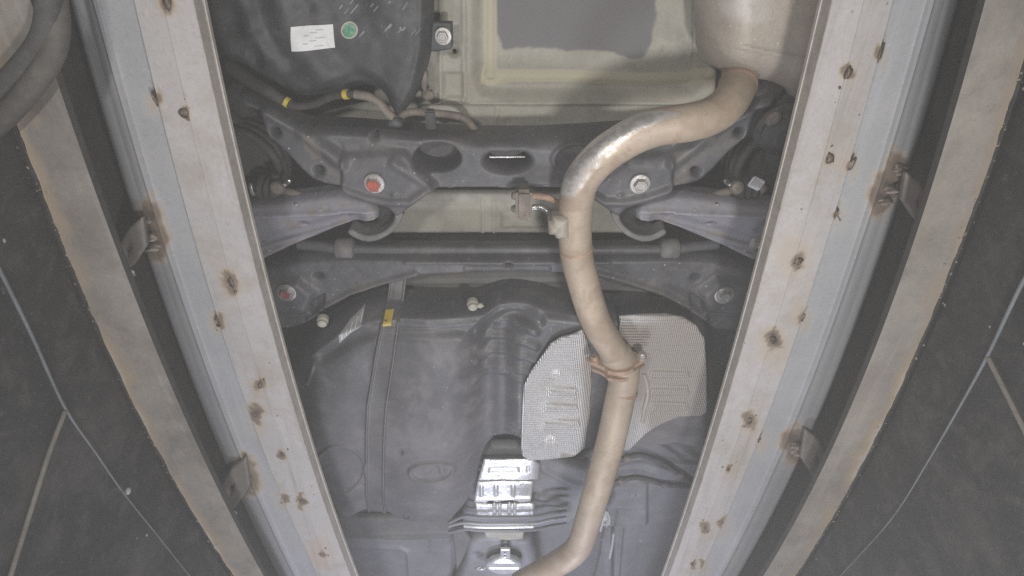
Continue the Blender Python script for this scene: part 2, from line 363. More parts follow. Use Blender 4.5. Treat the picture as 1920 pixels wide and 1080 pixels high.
# ------------------------------------------------------------------ rails, beams, pit walls
def curve(pts, z):
    """x as a function of y at height z for an edge the photograph shows through these pixels"""
    p = np.array(pts, float); k = np.polyfit(p[:, 1], p[:, 0], 2)
    vv = np.linspace(0, 1080, 25); w = np.array([W(np.polyval(k, v), v, z) for v in vv])
    c = np.polyfit(w[:, 1], w[:, 0], 2); y0, y1 = w[0, 1], w[-1, 1]; dc = np.polyder(c)
    def f(y):
        y = np.asarray(y, float); yy = np.clip(y, y0, y1); return np.polyval(c, yy) + np.polyval(dc, yy) * (y - yy)
    return f
YS = np.concatenate([np.linspace(-.8, 0, 12)[:-1], np.linspace(0, 1.9, 380), np.linspace(1.9, 3.0, 10)[1:]])
def loft(name, prof, mats, parent, slots=None, attrs=None, ys=YS, smooth=False, label=None):
    """closed section prof(y) -> (n,2) of (x,z), carried along y"""
    S = np.array([prof(y) for y in ys]); n = S.shape[1]; m = len(ys)
    V = np.concatenate([S[:, :, :1], np.repeat(ys[:, None, None], n, 1), S[:, :, 1:]], 2).reshape(-1, 3)
    Fc = []; fm = []
    for i in range(m - 1):
        for k in range(n):
            k2 = (k + 1) % n; Fc.append((i * n + k, i * n + k2, (i + 1) * n + k2, (i + 1) * n + k)); fm.append(slots[k] if slots else 0)
    Fc.append(tuple(reversed(range(n)))); fm.append(0); Fc.append(tuple((m - 1) * n + k for k in range(n))); fm.append(0)
    at = None
    if attrs:
        u, v = proj(V[:, 0], V[:, 1], V[:, 2]); at = {k: f(u, v, V) for k, f in attrs.items()}
    me = mesh(V, Fc, at); me.polygons.foreach_set('material_index', fm)
    bm = bmesh.new(); bm.from_mesh(me); bmesh.ops.recalc_face_normals(bm, faces=bm.faces[:]); bm.to_mesh(me); bm.free()
    o = link(name, me, mats, parent, smooth)
    if label: o['label'] = label
    return o
ZB = .80
sides = {
 'left': dict(inn=[(362, 0), (484, 540), (653, 1080)], out=[(255, 0), (388, 540), (592, 1080)], rid=[(188, 0), (340, 540), (555, 1080)],
   shd=[(164, 0), (315, 540), (531, 1080)], bin=[(62, 0), (245, 540), (492, 1080)], bout=[(-40, 0), (150, 540), (435, 1080)],
   face=[(345, 212, 22), (432, 530, 22), (488, 722, 17), (530, 852, 15), (566, 940, 14), (602, 1040, 14), (312, 4, 20)],
   edge=[(293, 186, 15), (408, 603, 14), (479, 778, 14), (534, 932, 10)], clus=[(281, 405), (287, 440), (293, 458), (458, 885), (462, 898)], tabs=[(238, 470, 30), (432, 920, 27)]),
 'right': dict(inn=[(1562, 0), (1427, 540), (1258, 1080)], out=[(1671, 0), (1525, 540), (1312, 1080)], rid=[(1737, 0), (1580, 540), (1350, 1080)],
   shd=[(1764, 0), (1612, 540), (1376, 1080)], bin=[(1840, 0), (1685, 540), (1435, 1080)], bout=[(1948, 0), (1770, 540), (1495, 1080)],
   face=[(1590, 138, 21), (1557, 297, 19), (1497, 490, 19), (1450, 637, 17), (1405, 790, 17), (1365, 880, 14), (1322, 990, 12), (1298, 1058, 12)],
   edge=[(1650, 98, 15), (1595, 308, 14), (1568, 400, 13), (1505, 595, 12), (1424, 822, 11), (1354, 979, 10), (1317, 1057, 9)], clus=[(1684, 316), (1664, 350), (1652, 372), (1488, 828), (1495, 842)], tabs=[(1728, 385, 30), (1538, 868, 27)]),
}
car_z = 1.0
beams = {}
for side, s in sides.items():
    sg = -1 if side == 'left' else 1
    fi, fo = curve(s['inn'], ZB), curve(s['out'], ZB)
    fr, fs = curve(s['rid'], ZB + .012), curve(s['shd'], ZB + .03)
    welds = s['face'] + s['edge']
    def rustf(u, v, V, welds=welds):
        r = np.zeros(u.shape); n = .55 + .9 * fbm(V[:, 0], V[:, 1], 170, 3)
        uw = u + 14 * (fbm(V[:, 0], V[:, 1], 55, 5) - .5); vw = v + 20 * (fbm(V[:, 0], V[:, 1], 55, 8) - .5)
        for q, (a, b, rr) in enumerate(welds):
            g = random.Random(q * 31 + int(a)); an = g.uniform(-.5, .5); k = g.choice((.55, .7, .85, 1.05, 1.3))
            du, dv = uw - a, vw - b; x_ = du * math.cos(an) + dv * math.sin(an); y_ = -du * math.sin(an) + dv * math.cos(an)
            d = np.hypot(x_ * 1.25, y_ * .8) / (rr * k * .68)
            r = np.maximum(r, np.clip(1.25 - d * .68 * n, 0, 1) * g.uniform(.75, 1.))
            d2 = np.hypot(du - g.uniform(-14, 14), (dv - g.uniform(-10, 22)) * .8) / rr
            r = np.maximum(r, g.choice((.0, .10, .18, .30)) * np.clip(1.5 - d2 * .42 * n, 0, 1))
        return np.clip(r, 0, 1)
    root = thing('support_rail', 'pale grey steel support rail with rusty weld spots, ' + ('left of' if sg < 0 else 'right of') + ' the car underside', 'rail', 'support rails under the car')
    NB = 16
    def prof(y):
        a, b = float(fo(y)), float(fi(y)); mid = .5 * (a + b)
        e = np.sign(b - a) * .0007
        xs = np.concatenate([np.linspace(a, mid - e, 8), [mid], np.linspace(mid + e, b, 8)])
        pts = [(x_, ZB + .0025 * abs(x_ - mid) / abs(b - mid) + (.0014 if k_ == 8 else 0)) for k_, x_ in enumerate(xs)]
        pts += [(b - sg * .001, ZB + .004), (b - sg * .001, ZB + .026), (b + sg * .002, ZB + .0265), (b + sg * .002, ZB + .030), (b - sg * .002, ZB + .031), (b - sg * .002, ZB + .038), (a, ZB + .044)]
        return np.array(pts)
    sl = [0] * NB + [1] * 8
    loft('flat_bar', prof, [M['bar'], M['barside']], root, sl, {'rust': rustf})
    # rolled steel channel beside the bar
    def rust2(u, v, V, cl=s['clus'], ed=s['edge']):
        r = np.zeros(u.shape); n = .6 + .8 * fbm(V[:, 0], V[:, 1], 60, 9)
        for (a, b) in cl:
            r = np.maximum(r, np.clip(1.15 - np.hypot(u - a, (v - b) * .75) / 32 * n, 0, 1))
        for (a, b, rr) in ed:
            r = np.maximum(r, .5 * np.clip(1.1 - np.hypot(u - a, (v - b) * .5) / 22 * n, 0, 1))
        return r
    def prof2(y):
        a, r_, h = float(fo(y)), float(fr(y)), float(fs(y))
        pts = [(a - sg * .030, ZB + .046), (a - sg * .002, ZB + .0455)]
        pts = [(a - sg * .022, ZB + .0465), (a + sg * .001, ZB + .0150)]
        pts += [(a + (r_ - a) * t, ZB + .0150 - .003 * t) for t in (.33, .66, .93)]
        pts += [(r_ - sg * .002, ZB + .0065), (r_ + sg * .0025, ZB + .0065), (r_ + sg * .006, ZB + .013)]
        w = abs(h - r_)
        for t in np.linspace(.25, 1, 5): pts.append((r_ + sg * (.006 + (w - .006) * t), ZB + .013 + .014 * t ** 1.5))
        for t in np.linspace(.15, 1, 8): pts.append((h + sg * (.055 * math.sin(t * math.pi / 2)), ZB + .027 + .125 * (1 - math.cos(t * math.pi / 2))))
        pts += [(h + sg * .055, ZB + .156), (h, ZB + .156), (h, ZB + .10), (a - sg * .022, ZB + .10)]
        return np.array(pts)
    ch = loft('rolled_channel', prof2, [M['zinc']], root, None, {'rust': rust2}, smooth=False)
    mm = ch.data; ne = np.zeros(len(mm.polygons), bool); nn = len(prof2(0.)); kk = np.arange(len(mm.polygons)) % nn
    ne[(kk >= 7) & (kk <= nn - 6)] = True; mm.polygons.foreach_set('use_smooth', ne)
    for i, (a, b, rr) in enumerate(welds):
        zc_ = ZB - .0005 if (a, b, rr) in s['face'] else ZB + .006
        e_ = (a, b, rr) in s['edge']
        g = random.Random(i * 17 + int(a)); c = W(a, b, zc_)
        blob('weld', c, rr * .00030 * (1.0 if not e_ else 1.3), M['weld'], root, (.9 * g.uniform(.7, 1.2) if not e_ else .55, 1.2 * g.uniform(.8, 1.4) if not e_ else 2.0, .35 if not e_ else .9), .6, 2, i * 3 + (0 if sg < 0 else 50))
        for q in range(g.randint(0, 2)):
            blob('weld_spatter', W(a + g.gauss(0, rr * .45), b + g.gauss(0, rr * .8), zc_), g.uniform(.0012, .0026), M['weld'], root, (1, 1.3, .6), .5, 1, i * 7 + q)
    for i, (a, b) in enumerate(s['clus']):
        blob('weld', W(a, b, ZB + .024), .013, M['weld'], root, (1.3, .5, .7), .6, 2, 90 + i)
        blob('weld', W(a + 4 * sg, b + 9, ZB + .022), .009, M['tanrub'], root, (1.5, .4, .7), .6, 2, 190 + i)
    # runway beam
    ZR = .72
    gi, go = curve(s['bin'], ZR), curve(s['bout'], ZR)
    beam = thing('runway_beam', 'brown steel runway beam with rusty dusty outer edge at far ' + side, 'beam', 'runway beams along the pit')
    def rustb(u, v, V, go=go):
        d = np.abs(V[:, 0] - go(V[:, 1])); n = fbm(V[:, 0], V[:, 1], 26, 20)
        return np.clip(1.0 - d / (.008 + .060 * n * n), 0, 1) * (V[:, 2] < ZR + .01) * (.35 + .65 * ss(.3, .62, fbm(V[:, 0], V[:, 1], 6, 27))) + .22 * ss(.5, .75, fbm(V[:, 0] * 2, V[:, 1], 8, 24))
    def prof3(y):
        a, b = float(gi(y)), float(go(y)); rough_ = .005 * (float(fbm(np.array([y]), np.array([.3 + sg]), 38, 26)[0]) - .5)
        xs = np.linspace(a, b + rough_, 15)
        return np.array([(x_, ZR) for x_ in xs] + [(b + rough_, ZR + .012), (a + sg * .10, ZR + .014), (a + sg * .10, ZR + .30), (a + sg * .085, ZR + .30), (a + sg * .085, ZR + .016), (a + sg * .001, ZR + .014), (a, ZR + .010)])
    loft('bottom_flange', prof3, [M['beam'], M['beamside']], beam, [0] * 14 + [1] * 8, {'rust': rustb})
    # crust of dust hanging on the outer edge
    bmv = bmesh.new()
    for k in range(320):
        y = random.uniform(-.05, 1.4); w_ = .5 + .5 * math.sin(y * 23 + sg) * math.sin(y * 9 + 2); x = float(go(y)) + sg * (random.gauss(-.001, .0045 + .004 * w_)); r_ = random.uniform(.0004, .0011 + .0010 * w_)
        mt = Matrix.Translation((x, y, ZR - random.uniform(-.004, .0008))) @ Matrix.Rotation(random.uniform(0, 6), 4, 'Z') @ Matrix.Diagonal((r_ * random.uniform(.7, 1.2), r_ * random.uniform(.8, 2.2), r_ * .7, 1))
        bmesh.ops.create_icosphere(bmv, subdivisions=1, radius=1, matrix=mt)
    cr = bm_obj('dust_crust', bmv, M['crust'], beam, smooth=True); cr['kind'] = 'stuff'
    for i, (a, b, wpx) in enumerate(s['tabs']):
        c = W(a, b, .79); w_ = .034
        hole = [(a - 4, b - 2), (a + 4, b - 14), (a + 7, b - 4), (a - 1, b + 12)] if sg < 0 else [(a + 4, b - 2), (a - 4, b - 14), (a - 7, b - 4), (a + 1, b + 12)]
        if sg < 0: poly = [(a - 28, b + 8), (a + 2, b - 42), (a + 28, b - 62), (a + 36, b - 8), (a + 12, b + 28), (a - 6, b + 42)]
        else: poly = [(a + 28, b + 8), (a - 2, b - 42), (a - 28, b - 62), (a - 36, b - 8), (a - 12, b + 28), (a + 6, b + 42)]
        t = relief('tab_plate', poly, .80, [M['tab']], root, .003, .003, None, .003, False, [hole], skirt=.006)
        bolt(a + (6 if sg < 0 else -6), b + 42, .796, .006, root, M['bolt'], name='tab_bolt')
    # pit wall: upright sheet below the outer edge of the beam
    xw = [float(go(y)) + sg * .012 for y in (0., .5, 1.0, 1.5)]
    yy = np.linspace(-.9, 3.0, 40)
    def wx(y, go=go, sg=sg): return float(go(y)) + sg * .010
    V = []; Fc = []
    for y in yy:
        for t in (0, sg * .03):
            for z in np.linspace(-.9, ZR - .002, 8): V.append((wx(y) + t, y, z))
    for i in range(len(yy) - 1):
        for k in range(7):
            a = i * 16 + k; Fc.append((a, a + 1, a + 17, a + 16)); a += 8; Fc.append((a, a + 16, a + 17, a + 1))
    wl = link('pit_wall_' + side, mesh(V, Fc), M['wall'], None); wl['kind'] = 'structure'
    # conduit along the wall and the strip that drops from it
    beams[side] = (wx, go, sg)
def on_wall(px, py, side, off=.006):
    wx, go, sg = beams[side]; d = R.T @ np.array([(px - 960) / F, (py - 540) / F, 1.0]); t = .8
    for _ in range(60):
        p = d * t; t = t * ((wx(p[1]) - sg * off) / p[0]) if p[0] * sg > 0 else t
    return d * t
for side, cp, sp, bp in (('left', [(-30, 455), (0, 508), (60, 630), (122, 765), (180, 850), (232, 925), (300, 1010), (360, 1085), (420, 1150)], [(122, 772), (92, 850), (60, 950), (18, 1085), (-5, 1160)], (238, 921)),
                     ('right', [(1960, 455), (1912, 540), (1855, 660), (1812, 740), (1740, 865), (1670, 975), (1580, 1075), (1530, 1130)], [(1853, 672), (1885, 735), (1925, 815), (1970, 900)], (1845, 800))):
    sw = sweep('conduit', [on_wall(*p, side) for p in cp], [.0026, .0026, .0022, .0016, .0010, .0009, .0008], M['cable'], None, 8)
    sw['label'] = 'thin pale conduit running along the dark %s pit wall' % side; sw['category'] = 'conduit'; sw['group'] = 'conduits on the pit walls'
    st = sweep('wall_strip', [on_wall(*p, side) for p in sp], .0032, M['strip'], None, 8, flat=1)
    st['label'] = 'slanting tan strip on the %s pit wall below the conduit' % side; st['category'] = 'strip'; st['group'] = 'strips on the pit walls'
    if side == 'left':
        p = on_wall(*bp, side, .0005); lathe('wall_screw', p, (1, 0, 0), [(.006, 0), (.006, .003), (.003, .005)], M['bolt'], None).__setitem__('label', 'round bright screw head on the left pit wall')
        bpy.data.objects['wall_screw']['category'] = 'screw'
hose = thing('rubber_hose', 'thick black rubber hose looped round the left runway beam', 'hose')
sweep_px('hose', [(-60, 268, .704), (-30, 250, .703), (0, 228, .702), (40, 186, .701), (74, 142, .702), (99, 98, .706), (107, 50, .714), (103, 0, .722), (98, -50, .73)], .0128, M['tape'], hose, sides=20)
sweep_px('black_sleeve', [(-60, 212, .708), (-30, 190, .707), (0, 166, .706), (40, 126, .706), (74, 82, .707), (88, 40, .709), (90, -30, .712)], .0125, M['rubber'], hose, sides=16)

# ------------------------------------------------------------------ the car
car = thing('car', 'underside of a car with tan exhaust pipe, fuel tank and rear subframe', 'car')
mir = lambda pts: [(1902 - p[0], *p[1:]) for p in pts]
# whole floor above everything else
bmf = bmesh.new()
fv = []
for (x, y) in ((-1.1, -1.0), (1.1, -1.0), (1.1, 3.2), (-1.1, 3.2)):
    fv.append(bmf.verts.new((x, y, 1.33)))
bmf.faces.new(fv); r_ = bmesh.ops.extrude_face_region(bmf, geom=bmf.faces[:]); bmesh.ops.translate(bmf, verts=[v for v in r_['geom'] if isinstance(v, bmesh.types.BMVert)], vec=(0, 0, .02))
bm_obj('underbody', bmf, M['dark'], car)

# rear floor panel -----------------------------------------------------
patch = [(926, -90), (927, 20), (931, 60), (946, 92), (1023, 95), (1101, 99), (1146, 101), (1185, 114), (1210, 113), (1224, 91), (1231, 32), (1234, -90)]
def rear_h(u, v, d):
    h = np.zeros(u.shape)
    tub = [(893, -300), (893, 140), (905, 172), (940, 180), (1240, 182), (1300, 172), (1318, 150), (1318, -300)]
    h += plateau(u, v, tub, 14, -.022)
    h += ridge(u, v, [(919, -200), (919, 145)], 13, .0055) + ridge(u, v, [(915, 147), (1060, 147), (1200, 153), (1290, 152), (1340, 138)], 15, .0055)
    h += ridge(u, v, [(870, -200), (870, 190)], 7, .006) + ridge(u, v, [(826, -200), (826, 190)], 6, .006)
    h += plateau(u, v, [(834, 137), (870, 137), (870, 181), (834, 181)], 4, -.006)
    h += ring(u, v, (851, 98), 15, 6, .003)
    h += ridge(u, v, [(785, 194), (824, 194)], 5, .006) + ridge(u, v, [(838, 186), (870, 186)], 5, .005) + ridge(u, v, [(882, 194), (1340, 196)], 4, .005)
    h += plateau(u, v, [(600, 197), (1340, 197), (1340, 300), (600, 300)], 5, -.008)
    h += ridge(u, v, [(932, 205), (928, 240)], 6, .004) + ridge(u, v, [(1302, -200), (1300, 110)], 5, .006)
    h += .0016 * (fbm(u, v, .02, 30) - .5) + dimple(u, v, (951, 232), 8, -.004) + dimple(u, v, (1249, 95), 5, -.004)
    h += ridge(u, v, [(911, 138), (905, 158), (925, 162), (940, 155)], 6, .003)
    return h
seal_lines = lambda u, v, d: np.clip(1.35 - np.minimum(seg_dist(u, v, [(919, -200), (919, 145)]), seg_dist(u, v, [(915, 147), (1060, 147), (1200, 153), (1290, 152), (1340, 138)])) / 14, 0, 1) + .6 * ss(10, 0, seg_dist(u, v, [(911, 138), (905, 158), (925, 162), (940, 155)]))
def coat(u, v, d):
    s = seg_dist(u, v, patch, True) * np.where(inside(u, v, patch), 1, -1); return ss(-17, 14, s + 12 * (fbm(u, v, .03, 40) - .5) + 4 * (fbm(u, v, .15, 43) - .5))
rear = relief('rear_floor', [(700, -160), (1345, -160), (1345, 150), (1340, 262), (1000, 268), (600, 262), (590, 220), (700, 190)], 1.13, M['body'], car, .01, .01, rear_h, .0032, False,
              holes=[[(851 + 5 * math.cos(a), 98 + 5 * math.sin(a)) for a in np.linspace(0, 6.28, 9)[:-1]]], attrs={'coat': coat, 'seal': lambda u, v, d: np.clip(seal_lines(u, v, d), 0, 1)}, label='beige rear floor pan with yellow sealant beads and a grey coated patch')

# black plastic shield with labels --------------------------------------
def shield_h(u, v, d):
    h = .012 * ss(0, 1, (fbm(u, v, .012, 50))) - .006
    h += ridge(u, v, [(520, -60), (545, 60), (600, 130), (640, 165)], 46, .012)
    h += ridge(u, v, [(440, -60), (470, 60), (520, 120)], 30, .010)
    h += ridge(u, v, [(792, -80), (790, 80), (770, 170), (745, 215)], 12, .006)
    h += dimple(u, v, (480, 110), 22, -.012, 36)
    return h
def scuff(u, v, d):
    r = np.zeros(u.shape)
    g = random.Random(5)
    for k in range(34):
        a, b = g.uniform(640, 790), g.uniform(-5, 60); L = g.uniform(4, 16)
        r = np.maximum(r, ss(2.6, .6, seg_dist(u, v, [(a, b), (a - L * .8, b + L)])) * g.uniform(.5, 1))
    r = np.maximum(r, .45 * ss(2.5, 0, seg_dist(u, v, [(662, 80), (705, 128), (725, 135)])))
    return r
sh = relief('plastic_shield', [(400, -140), (800, -140), (808, -40), (806, 60), (802, 110), (790, 155), (776, 188), (752, 222), (741, 231), (728, 214), (705, 178), (660, 172), (610, 185), (560, 190), (500, 165), (452, 135), (400, 110), (370, 20)], 1.03, M['plastic'], car, .05, .035, shield_h, .0034, attrs={'scuff': scuff}, label='black plastic shield with white label and green sticker')
def drape(name, poly, z, base, off, mat, parent, smooth=False, thick=.0012, step=.002, **k):
    return relief(name, poly, z, mat, parent, 0, 0, None, step, smooth, base=lambda x, y: base(x, y) - off, skirt=thick, **k)
drape('white_label', [(550, 48), (625, 45), (630, 88), (552, 93)], 1.03, sh.z, .0016, M['white'], sh.o, label='white printed label')
for i, yy_ in enumerate(np.linspace(55, 84, 7)):
    x1_ = 612 - (i % 3) * 14; drape('print_line', [(557, yy_), (x1_, yy_ - 1.5), (x1_, yy_ + .2), (557, yy_ + 1.7)], 1.03, sh.z, .0022, M['print'], sh.o, thick=.0004)
drape('green_sticker', [(656 + 16 * math.cos(a), 56 + 16 * math.sin(a)) for a in np.linspace(0, 2 * math.pi, 25)[:-1]], 1.03, sh.z, .0016, M['cream'], sh.o, label='round green sticker with pale rim')
drape('sticker_print', [(656 + 13 * math.cos(a), 56 + 13 * math.sin(a)) for a in np.linspace(0, 2 * math.pi, 25)[:-1]], 1.03, sh.z, .0022, M['green'], sh.o)
relief('mount_tab', [(800, 40), (848, 41), (849, 86), (846, 93), (816, 98), (800, 96)], 1.075, M['plastic'], sh.o, .004, .004, None, .003, False)
relief('mount_pad', [(817, 56), (843, 54), (845, 80), (820, 82)], 1.072, M['bolt'], sh.o, .002, .002, None, .003, False)
bolt(831, 68, 1.070, .0115, sh.o, M['bolt'])

# fuel vent pipe and fuel line -----------------------------------------
fp = sweep_px('filler_pipe', [(430, 122, 1.05), (452, 140, 1.04), (500, 170, 1.03), (540, 193, 1.02), (557, 199, 1.015), (587, 196, 1.01), (627, 180, 1.0), (671, 177, .995), (706, 190, 1.0), (728, 212, 1.005), (744, 228, 1.01)],
              [.012, .012, .0115, .008, .0065, .0065, .0065, .0065, .0065, .0065, .0065], M['rubber'], car, sides=16, label='dark curved vent pipe with yellow marker bands')
sweep_px('bare_pipe', [(664, 176.5, .9935), (690, 181, .9945), (709, 191, .998), (728, 212, 1.003), (741, 225, 1.007)], .0074, M['tanrub'], fp, sides=14)
sweep_px('yellow_band', [(535, 189.5, 1.02), (542, 194, 1.019)], .0092, M['yellow'], fp, smooth=False)
sweep_px('yellow_band', [(645, 177.3, .9975), (653, 176.6, .9955)], .0082, M['yellow'], fp, smooth=False)
fl = sweep_px('fuel_line', [(738, 226, 1.05), (767, 211, 1.06), (808, 212, 1.062), (850, 216, 1.062), (874, 224, 1.062), (886, 238, 1.065), (897, 254, 1.075)], .007, M['tanrub'], car, sides=14, label='grey fuel line running in front of the floor')
box('line_clip', W(808, 224, 1.06), (.018, .036, .02), M['plastic'], fl, bevel=.003)
blob('line_end', W(742, 228, 1.005), .013, M['plastic'], fl, (1.1, .8, .8), .3, 2, 8)
blob('dirt_lump', W(795, 152, 1.07), .011, M['tanrub'], sh.o, (.6, 2.2, .6), .4, 2, 11)
blob('dirt_lump', W(803, 176, 1.08), .010, M['tanrub'], sh.o, (.9, 1.2, .6), .5, 2, 12)

# muffler ----------------------------------------------------------------
def muff_h(u, v, d):
    return ridge(u, v, [(1280, 66), (1303, 73), (1400, 90), (1509, 112), (1560, 120)], 5, .004) + ridge(u, v, [(1280, 100), (1340, 106), (1400, 112)], 30, .002) + .0015 * (fbm(u, v, .02, 70) - .5)
muf = relief('muffler', [(1303, -190, 1.055), (1303, 30, 1.055), (1307, 66, 1.05), (1314, 92, 1.03), (1330, 120, 1.03), (1360, 138, 1.03), (1402, 147, 1.03), (1440, 154, 1.03), (1475, 170, 1.03), (1500, 192, 1.03), (1540, 200, 1.03), (1575, 150, 1.0), (1580, -190, .975)], .955, M['muffler'], car, .10, .06, muff_h, .0034,
             attrs={'pale_patch': lambda u, v, d: ss(70, 10, np.hypot((u - 1400) * .8, (v - 5) * .8)) * (.4 + .6 * fbm(u, v, .08, 71))}, label='tan muffler can with a pressed seam')  # paler round spot on the can

# exhaust pipe -----------------------------------------------------------
path = [(1392, 100, 1.03), (1388, 135, 1.01), (1384, 157, .988), (1376, 178, .965), (1358, 201, .942), (1330, 219, .926), (1295, 229, .915), (1258, 234, .915), (1226, 240, .915), (1190, 254, .915), (1160, 271, .915), (1130, 292, .915), (1103, 320, .918), (1088, 345, .92), (1081, 375, .92), (1078, 417, .92), (1079, 455, .92), (1083, 490, .92), (1093, 527, .92), (1106, 572, .92), (1122, 612, .925), (1143, 645, .93), (1160, 675, .94)]
def cl(u, v, V):  # highlight along the bend, put into the pipe's colour and gloss
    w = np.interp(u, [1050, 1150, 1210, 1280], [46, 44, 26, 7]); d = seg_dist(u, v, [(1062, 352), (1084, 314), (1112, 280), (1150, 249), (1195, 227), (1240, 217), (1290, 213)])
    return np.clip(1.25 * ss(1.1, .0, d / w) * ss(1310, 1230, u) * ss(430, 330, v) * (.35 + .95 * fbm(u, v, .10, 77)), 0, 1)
def stain(u, v, V):
    return np.clip(ss(.46, .72, fbm(V[:, 0] + V[:, 2], V[:, 1], 17, 150)) * .75 + ss(.55, .75, fbm(V[:, 0] - V[:, 2], V[:, 1], 60, 153)) * .55, 0, 1)
ex = sweep_px('exhaust_pipe', path, .0298, M['pipe'], car, sides=40, n=8, label='tan heat-stained exhaust pipe curving across the underside', attrs={'pale_patch': cl, 'stain': stain})
sweep_px('exhaust_front_pipe', [(1170, 684, .935), (1170, 710, .93), (1160, 760, .915), (1147, 820, .90), (1135, 865, .885), (1122, 910, .875), (1110, 950, .865), (1100, 985, .86), (1093, 1008, .858), (1084, 1026, .857), (1068, 1042, .857), (1035, 1062, .86), (975, 1095, .87)], .0318, M['pipe'], ex, sides=40, n=8, attrs={'stain': stain})
# flange joint
def flange(c, t, e1len, e2len, th, parent, mat):
    t = np.array(t, float); t /= np.linalg.norm(t); e1 = np.cross(t, [0, 0, 1.]); e1 /= np.linalg.norm(e1); e2 = np.cross(e1, t)
    bm = bmesh.new(); n = 36; lo = []; hi = []
    for k in range(n):
        a = 2 * math.pi * k / n; ca, sa = math.cos(a), math.sin(a); r = max(.0405, e1len * abs(ca) ** 1.5) if abs(ca) > .3 else .0405
        x = r * ca; y_ = (.0405 if abs(ca) < .6 else .016 + .0245 * max(0, (1 - abs(ca)) / .4)) * sa * (1 if abs(ca) < .6 else 1.15)
        q = np.array(c) + e1 * x + e2 * y_; lo.append(bm.verts.new(q - t * th / 2)); hi.append(bm.verts.new(q + t * th / 2))
    bm.faces.new(lo); bm.faces.new(hi[::-1])
    for k in range(n): bm.faces.new((lo[k], hi[k], hi[(k + 1) % n], lo[(k + 1) % n]))
    bmesh.ops.bevel(bm, geom=[e for e in bm.edges if len(e.link_faces) == 2 and e.calc_face_angle(0) > .9], offset=.002, segments=2, affect='EDGES')
    o = bm_obj('pipe_flange', bm, mat, parent); return np.array(c), t, e1
fc, ft, fe = flange(W(1159, 676, .938), (.10, .99, .05), .060, .04, .010, ex, M['flange'])
fc2, ft2, fe2 = flange(W(1160, 681, .939) + np.array([0, .011, 0]), (.10, .99, .05), .056, .04, .008, ex, M['flange'])
for sgn in (-1, 1):
    lathe('flange_bolt', fc + fe * .049 * sgn - ft * .005, -ft, [(.011, 0), (.011, .003), (.0085, .0035), (.0085, .011), (.006, .013)], M['bolt'] if sgn > 0 else M['flange'], ex, 18, hexes=(2, 3))
sweep_px('pipe_collar', [(1149, 658, .935), (1155, 667, .938), (1162, 679, .942)], [.0305, .0345, .0355], M['pipe'], ex, sides=36)
def bead(pts, r, parent):
    sweep_px('weld_bead', pts, [r * .985, r * 1.045, r * 1.05, r * .985], M['flange'], parent, sides=32, smooth=False)
bead([(1384.6, 154, .991), (1383.9, 157.4, .9876), (1383.2, 159.5, .985), (1382, 163, .981)], .0298, ex)
bead([(1080.2, 462, .92), (1080.4, 465, .92), (1080.7, 468, .92), (1081, 471, .92)], .0298, ex)
bead([(1168, 728, .9255), (1167.4, 731, .9245), (1166.8, 734, .9236), (1166.2, 737, .9226)], .0318, ex)
# hanger in front of the pipe
hg = box('hanger_rubber', W(982, 380, .955), (.030, .060, .034), M['tanrub'], car, bevel=.006, label='dusty rubber exhaust hanger block with steel rods')
for (px, py) in ((966, 367), (966, 392)): blob('rod_end', W(px, py, .955), .008, M['tanrub'], hg, (1, 1, 1), .2, 2, px + py)
sweep_px('hanger_rod', [(960, 391, .955), (999, 389, .953), (1015, 389, .95), (1028, 398, .945), (1037, 412, .93), (1042, 425, .905)], .0055, M['chrome'], hg, sides=14)
sweep_px('hanger_rod', [(962, 367, .955), (1000, 367, .955), (1025, 370, .955), (1045, 380, .96), (1065, 395, .97)], .006, M['flange'], hg, sides=14)
relief('hanger_bracket', [(1036, 411), (1068, 411), (1069, 452), (1043, 452), (1040, 445), (1029, 444), (1028, 420), (1036, 420)], .887, M['muffler'], hg, .012, .012, lambda u, v, d: ridge(u, v, [(1028, 432), (1042, 432)], 10, .004), .002, False, skirt=.02)

# rear subframe -----------------------------------------------------------
left_arm = [(452, 168), (470, 172), (505, 190), (540, 210), (562, 224), (590, 234)]
low_arm = [(452, 205), (481, 212), (497, 260), (530, 288), (562, 322), (583, 341), (608, 350), (640, 353)]
lobe = [(645, 361), (655, 369), (680, 376), (707, 383), (728, 390), (742, 405), (750, 403), (773, 387), (801, 369), (816, 357)]
top = [(690, 241), (800, 249), (900, 254)]
cmid = [(835, 357), (844, 362), (855, 357), (900, 357), (930, 357), (943, 364), (951, 365)]
half = [(a, b, 1.03) for a, b in left_arm[:-1]] + [(590, 232, 1.03)] + [(a, b, 1.03) for a, b in top]
poly = half + mir(half)[::-1] + mir(low_arm) + mir(lobe) + mir(cmid)[:-1] + cmid[::-1] + lobe[::-1] + low_arm[::-1]
def el(c, rx, ry, n=26, cut=None):
    p = [(c[0] + rx * math.cos(a), c[1] + ry * math.sin(a)) for a in np.linspace(0, 2 * math.pi, n + 1)[:-1]]
    return [(x, max(y, cut)) if cut else (x, y) for x, y in p]
